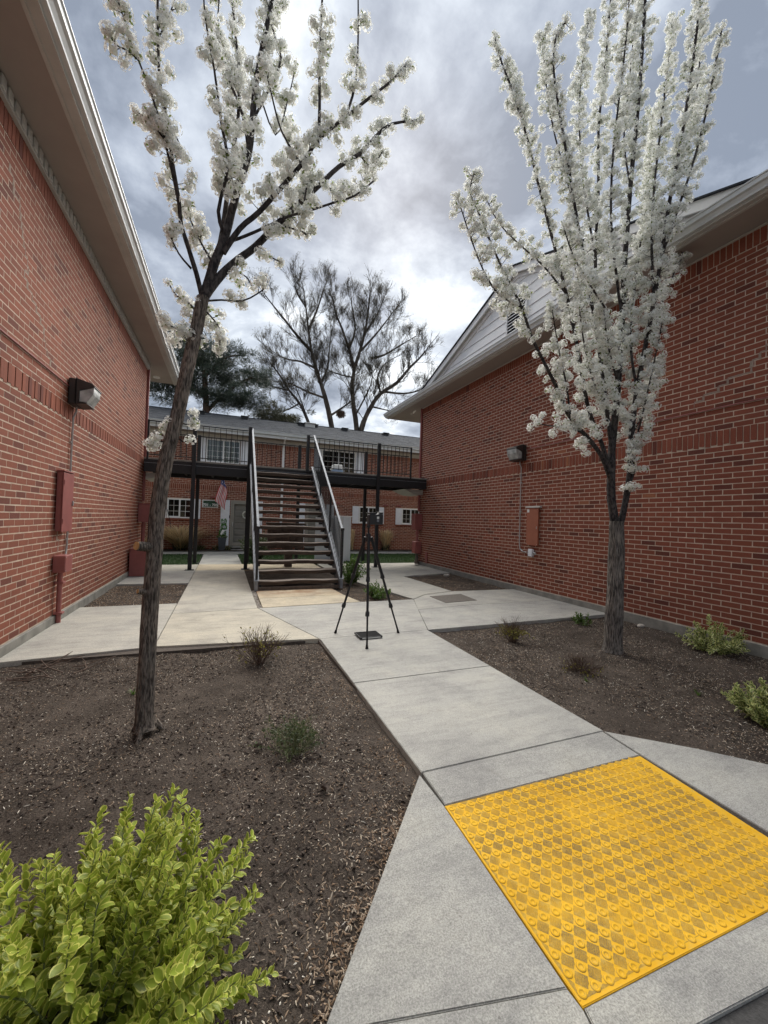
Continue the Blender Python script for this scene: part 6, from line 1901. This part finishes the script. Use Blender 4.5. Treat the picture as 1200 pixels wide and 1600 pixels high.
# ------------------------------------------------------------------ shrubs with leaves
def leaf_template(cup=.18, fold=.12):
    rows = [(.10, .40), (.28, .84), (.50, 1.0), (.72, .84), (.90, .42)]
    V, E_ = [], []
    for (y, w) in rows:
        for x, e_ in ((-1, 1), (-.55, .45), (0, 0), (.55, .45), (1, 1)):
            V.append((x * w * .34, y, abs(x) ** 1.5 * fold * 1.3 - cup * y * y * .6)); E_.append(e_)
    nr = len(rows) * 5
    V.append((0, 0, 0)); E_.append(.3)
    V.append((0, 1.0, -.6 * cup)); E_.append(1.0)
    F = []
    for r_ in range(len(rows) - 1):
        for c in range(4): F.append((r_ * 5 + c, r_ * 5 + c + 1, (r_ + 1) * 5 + c + 1, (r_ + 1) * 5 + c))
    for c in range(4): F.append((nr, c + 1, c, nr)); F.append((nr - 5 + c, nr - 5 + c + 1, nr + 1, nr + 1))
    return np.array(V), F, np.array(E_)


def leaf_mesh(name, mat, cup, fold, tint):
    V, F, E_ = leaf_template(cup, fold)
    me = bpy.data.meshes.new(name)
    me.from_pydata(V.tolist(), [], [tuple(dict.fromkeys(f)) for f in F])
    for nm, arr in (('tint', np.full(len(V), tint)), ('edge', E_)):
        a = me.attributes.new(nm, 'FLOAT', 'POINT'); a.data.foreach_set('value', arr.astype(np.float32))
    me.polygons.foreach_set('use_smooth', [True] * len(me.polygons))
    me.materials.append(mat)
    return me


def leaf_tris(cup, fold):
    V, F, E_ = leaf_template(cup, fold)
    out = []
    for f in F:
        f = tuple(dict.fromkeys(f))
        out.append(f[:3])
        if len(f) == 4: out.append((f[0], f[2], f[3]))
    return V, np.array(out), E_


def leafy_shrub(name, label, base, shoots, length, lean, mat, leaf, pair_gap, singles=0, seed=1, group=None, stem_mat='green_twig', bare_low=.25, stem_r=.004, tip=True, up=.55, flop=0.0):
    r = random.Random(seed)
    t = thing(name, label, 'shrub', group)
    b = Vector(base)
    P_, D_, S_ = [], [], []
    stems = Geo()
    for k in range(shoots):
        a = r.uniform(0, 2 * PI); u = math.sqrt(r.random())
        L = length * r.uniform(.60, 1.06) * (1 - .15 * u)
        d = Vector((math.cos(a) * u * lean, math.sin(a) * u * lean, up + .45 * (1 - u))).normalized()
        p = b + Vector((math.cos(a) * .05 * u, math.sin(a) * .05 * u, 0))
        pts = [p.copy()]
        m_ = 6
        for i in range(m_):
            d = (d + Vector((r.gauss(0, .13), r.gauss(0, .13), .05 - flop * (i / m_)))).normalized()
            p = p + d * L / m_; pts.append(p.copy())
        stems.tube(pts, [stem_r * (1 - .1 * i) for i in range(m_ + 1)], 5, False)
        s = L * bare_low; odd = 0; a0 = r.uniform(0, 6)
        while s < L:
            f = s / L * m_; i = min(int(f), m_ - 1)
            q = pts[i].lerp(pts[i + 1], f - i); dd = (pts[i + 1] - pts[i]).normalized()
            x = dd.cross(Vector((math.cos(a0), math.sin(a0), .3))).normalized(); y = dd.cross(x)
            ph = odd * PI / 2
            near_tip = s / L
            for sg in (1, -1):
                o = (x * math.cos(ph) + y * math.sin(ph)) * sg
                ld = (o * (1.0 - .35 * near_tip) + dd * (.35 + .7 * near_tip) + Vector((r.gauss(0, .32), r.gauss(0, .32), r.gauss(0, .3)))).normalized()
                P_.append(q + o * .004); D_.append((ld, dd)); S_.append(leaf * r.uniform(.75, 1.15) * (1.0 - .35 * max(0, near_tip - .75) / .25))
            s += pair_gap * r.uniform(.8, 1.2) * (1.15 - .5 * near_tip); odd += 1
    stems.build('stems', M[stem_mat], t, True)['kind'] = 'stuff'
    n = len(P_)
    T = np.zeros((n, 4, 4)); T[:, 3, 3] = 1
    for i in range(n):
        ld, dd = D_[i]
        z = (dd - ld * dd.dot(ld)); z = z.normalized() if z.length > 1e-3 else Vector((0, 0, 1))
        z = (z + Vector((0, 0, .35))); z = (z - ld * z.dot(ld)).normalized()
        x = ld.cross(z)
        s = S_[i]
        T[i, :3, 0] = x * s; T[i, :3, 1] = ld * s; T[i, :3, 2] = z * s; T[i, :3, 3] = P_[i]
    rank = sorted((-(S_[i] / max(px(P_[i])[0], .1)) + (100 if not (0 < px(P_[i])[1] < 1200 and px(P_[i])[2] < 1600) else 0) - P_[i].z * .05, i) for i in range(n))
    single = [i for _, i in rank[:singles]]
    vari = [leaf_mesh('leaf', mat, c, f, tn_) for c, f, tn_ in ((.2, .1, .5), (.35, .06, .8), (.1, .14, .25), (.45, .1, 1.0), (.25, .02, .6))] if singles else []
    for i in single:
        o = link('leaf', vari[r.randrange(5)], t); o.matrix_local = Matrix(T[i].tolist())
    rest = np.ones(n, bool); rest[single] = False
    V0, F0, E0 = leaf_tris(.22, .09)
    V, F, tn_, e_ = stamp(V0, F0, T[rest], np.clip(rng.normal(.5, .3, rest.sum()), 0, 1), E0)
    link('foliage', mesh_np('foliage', V, F, mat, tn_, e_, smooth=True), t)['kind'] = 'stuff'
    print(name, n, 'leaves')
    return t


leafy_shrub('golden_shrub', 'large bright yellow green variegated shrub in the near left corner of the bed', (-.38, 1.50, -.10), 205, .70, 1.75, M['leaf_yellow'], .046, .022, 300, 3, bare_low=.35)
leafy_shrub('golden_shrub', 'small second clump of yellow green leaves at the bottom edge beside the large golden shrub', (-.02, 1.13, -.12), 22, .26, .9, M['leaf_yellow'], .036, .017, 60, 8, bare_low=.2)
leafy_shrub('variegated_shrub', 'cream edged variegated shrub at the right edge of the bed nearest the kerb', (4.50, 1.97, -.09), 80, .42, 1.3, M['leaf_cream'], .050, .024, 150, 5, bare_low=.25)
leafy_shrub('variegated_shrub', 'sparse cream edged variegated shrub against the foot of the right brick wall', (6.28, 3.42, -.06), 52, .48, 1.45, M['leaf_cream'], .056, .034, 120, 6, bare_low=.35, up=.35)
leafy_shrub('small_green_shrub', 'small dark green seedling shrub on the bed edge by the right slab', (5.62, 5.0, -.06), 16, .24, 1.0, M['leaf_green'], .045, .03, 60, 7)
leafy_shrub('green_shrub', 'leafy green shrub growing beside the right foot of the staircase', (2.93, 9.5, -.03), 40, .75, .5, M['leaf_green'], .07, .05, 60, 9, bare_low=.15)
leafy_shrub('green_shrub', 'low yellow green shrub in the triangular bed behind the tripod', (3.0, 7.75, -.03), 34, .42, 1.1, M['leaf_green'], .055, .04, 60, 10, bare_low=.15, up=.4)
leafy_shrub('dark_shrub', 'dark green shrub seen through the upper treads of the staircase', (1.1, 14.9, -.03), 90, 1.15, .5, M['leaf_olive'], .10, .08, 0, 12, bare_low=.1)


def twiggy(name, label, base, n, h, spread, mat, leafm, leaf_n, leaf_s, seed, low_leaf=False, r0=.0022, up=.8):
    r = random.Random(seed)
    t = thing(name, label, 'shrub')
    g = Geo(); pts_all = []
    b = Vector(base)

    def br(p, d, L, rad, lv):
        pts = [p]
        for i in range(3):
            d = (d + Vector((r.gauss(0, .16), r.gauss(0, .16), r.gauss(.02, .1)))).normalized()
            pts.append(pts[-1] + d * L / 3)
        g.tube(pts, [rad, rad * .8, rad * .6, rad * .5], 4, False)
        pts_all.extend(pts[1:])
        if lv:
            for _ in range(r.choice((2, 3))):
                ax = Vector((r.gauss(0, 1), r.gauss(0, 1), r.gauss(0, .4))).normalized()
                br(pts[r.choice((1, 2))], (Matrix.Rotation(r.uniform(.3, .8), 4, ax) @ d).normalized(), L * r.uniform(.4, .65), rad * .65, lv - 1)
    for k in range(n):
        a = r.uniform(0, 2 * PI); u = r.random()
        br(b + Vector((math.cos(a), math.sin(a), 0)) * .05 * u, Vector((math.cos(a) * u * spread, math.sin(a) * u * spread, up)).normalized(), h * r.uniform(.6, 1), r0 * r.uniform(.8, 1.3), 2)
    g.build('twigs', M[mat], t)['kind'] = 'stuff'
    if leaf_n:
        src = [p for p in pts_all if (not low_leaf) or p.z < b.z + h * .55]
        P_ = np.array([src[r.randrange(len(src))][:] for _ in range(leaf_n)]) + rng.normal(0, .008, (leaf_n, 3))
        T = frames_from(rng.normal(size=(leaf_n, 3)) + np.array([0, 0, .4]), roll=rng.uniform(0, 6.28, leaf_n))
        T[:, :3, :3] *= rng.uniform(.6, 1.2, leaf_n)[:, None, None] * leaf_s; T[:, :3, 3] = P_
        V0, F0, E0 = leaf_tris(.22, .09)
        V, F, tn_, e_ = stamp(V0, F0, T, np.clip(rng.normal(.5, .3, leaf_n), 0, 1), E0)
        link('small_leaves', mesh_np('small_leaves', V, F, leafm, tn_, e_), t)['kind'] = 'stuff'
    return t


twiggy('twiggy_shrub', 'dry reddish twiggy shrub with a few buds at the edge of the left slab', (.40, 4.68, -.07), 52, .40, 1.0, 'twig', M['leaf_bud'], 160, .026, 21, r0=.0032)
twiggy('twiggy_shrub', 'grey green twiggy shrub in the middle of the near left bed', (.50, 2.86, -.07), 60, .26, 1.0, 'green_twig', M['leaf_olive'], 520, .020, 22, r0=.0014)
twiggy('twiggy_shrub', 'straw topped shrub with yellow green lower leaves left of the right pear tree', (3.82, 4.55, -.07), 60, .34, .65, 'twig', M['leaf_bud'], 420, .026, 23, True)
twiggy('twiggy_shrub', 'low dried brown shrub with scattered leaves in front of the right pear tree', (3.80, 3.38, -.08), 90, .24, 1.5, 'twig', M['leaf_bud'], 90, .024, 24, True, .0026)
t = thing('dead_branches', 'small heap of dead dark branches on the left bed by the slab edge', 'branches')
r = random.Random(5)
for k in range(16):
    p = Vector((-1.62 + r.gauss(0, .16), 4.93 + r.gauss(0, .10), -.045 + r.uniform(0, .03)))
    a = r.gauss(.2, .7) + (PI if r.random() < .5 else 0)
    pts = [p]
    for i in range(4):
        a += r.gauss(0, .3)
        pts.append(pts[-1] + Vector((math.cos(a) * .10, math.sin(a) * .06, r.uniform(-.012, .045))))
    Geo().tube(pts, [.007, .006, .005, .004, .003], 5, True).build('branch', M['twig'], t, True)

for (x, y, s, lab, z) in ((6.52, 4.62, .055, 'single pale stone lying beside the right wall footing', -.035), (6.2, 10.4, .08, 'pale stone at the corner of the bed below the far right wall', .0),
                          (6.42, 12.85, .07, 'white stone at the foot of the pipes on the right corner', .03)):
    bm = bmesh.new(); bmesh.ops.create_icosphere(bm, subdivisions=2, radius=s)
    for v in bm.verts:
        v.co *= 1 + .25 * noise.noise(v.co * 9 / (s * 12) + Vector((x, y, 0)))
        v.co.z *= .6; v.co.x *= 1.25
    me = bpy.data.meshes.new('stone'); bm.to_mesh(me); bm.free(); me.materials.append(M['stone'] if s > .03 else M['sign_white'])
    me.attributes.new('tint', 'FLOAT', 'POINT')
    props(link('stone', me, None, (x, y, z)), lab, 'stone')
for (x, y, lab, rz) in ((.62, 2.35, 'brown curled dead leaf lying below the grey green twiggy shrub', .3), (.30, 2.95, 'dark brown leaf caught at the left of the grey green twiggy shrub', 1.2)):
    V, F, E_ = leaf_template(.5, .3)
    me = leaf_mesh('dead_leaf', M['rust_wood'], .5, .35, .5)
    o = link('dead_leaf', me, None, (x, y, soil_z(x, y) + .015), (.2, .3, rz), (.06, .06, .06)); props(o, lab, 'leaf')
t = thing('fallen_twig', 'short dark fallen twig on the soil above the golden shrub', 'twig')
Geo().tube([(-.48, 2.18, -.05), (-.47, 2.25, -.045), (-.44, 2.33, -.05)], [.006, .007, .004], 6).build('stick', M['rubber'], t, True)

# weeds and grass sprigs
for (x, y, lab) in ((4.45, 2.55, 'tiny green weed on the right bed left of the cream edged shrub'), (3.62, 3.15, 'tiny green weed beside the dried brown shrub'), (-.72, 4.2, 'tiny green sprout on the left bed near the pear trunk')):
    t = thing('weed', lab, 'weed')
    blades('blades', M['leaf_green'], (x, y, soil_z(x, y) + .005), 16, .07, .05, parent=t, w=.004, r0=.02)

# ------------------------------------------------------------------ set every root at the base of its thing
bpy.context.view_layer.update()
for o in [o for o in SC.objects if o.parent is None and o.type == 'EMPTY' and o.get('kind') != 'structure']:
    lo = Vector((1e9,) * 3); hi = Vector((-1e9,) * 3)
    stack = list(o.children)
    kids = list(o.children)
    while stack:
        c = stack.pop(); stack += list(c.children)
        if c.type == 'MESH':
            mwc = c.matrix_world
            for b in c.bound_box:
                w = mwc @ Vector(b)
                lo = Vector(map(min, lo, w)); hi = Vector(map(max, hi, w))
    base = Vector(((lo.x + hi.x) / 2, (lo.y + hi.y) / 2, lo.z))
    o.location = base
    for c in kids: c.location = c.location - base
print('objects', len(SC.objects), 'tris', sum(len(o.data.loop_triangles) if o.data.loop_triangles else len(o.data.polygons) * 2 for o in SC.objects if o.type == 'MESH'))
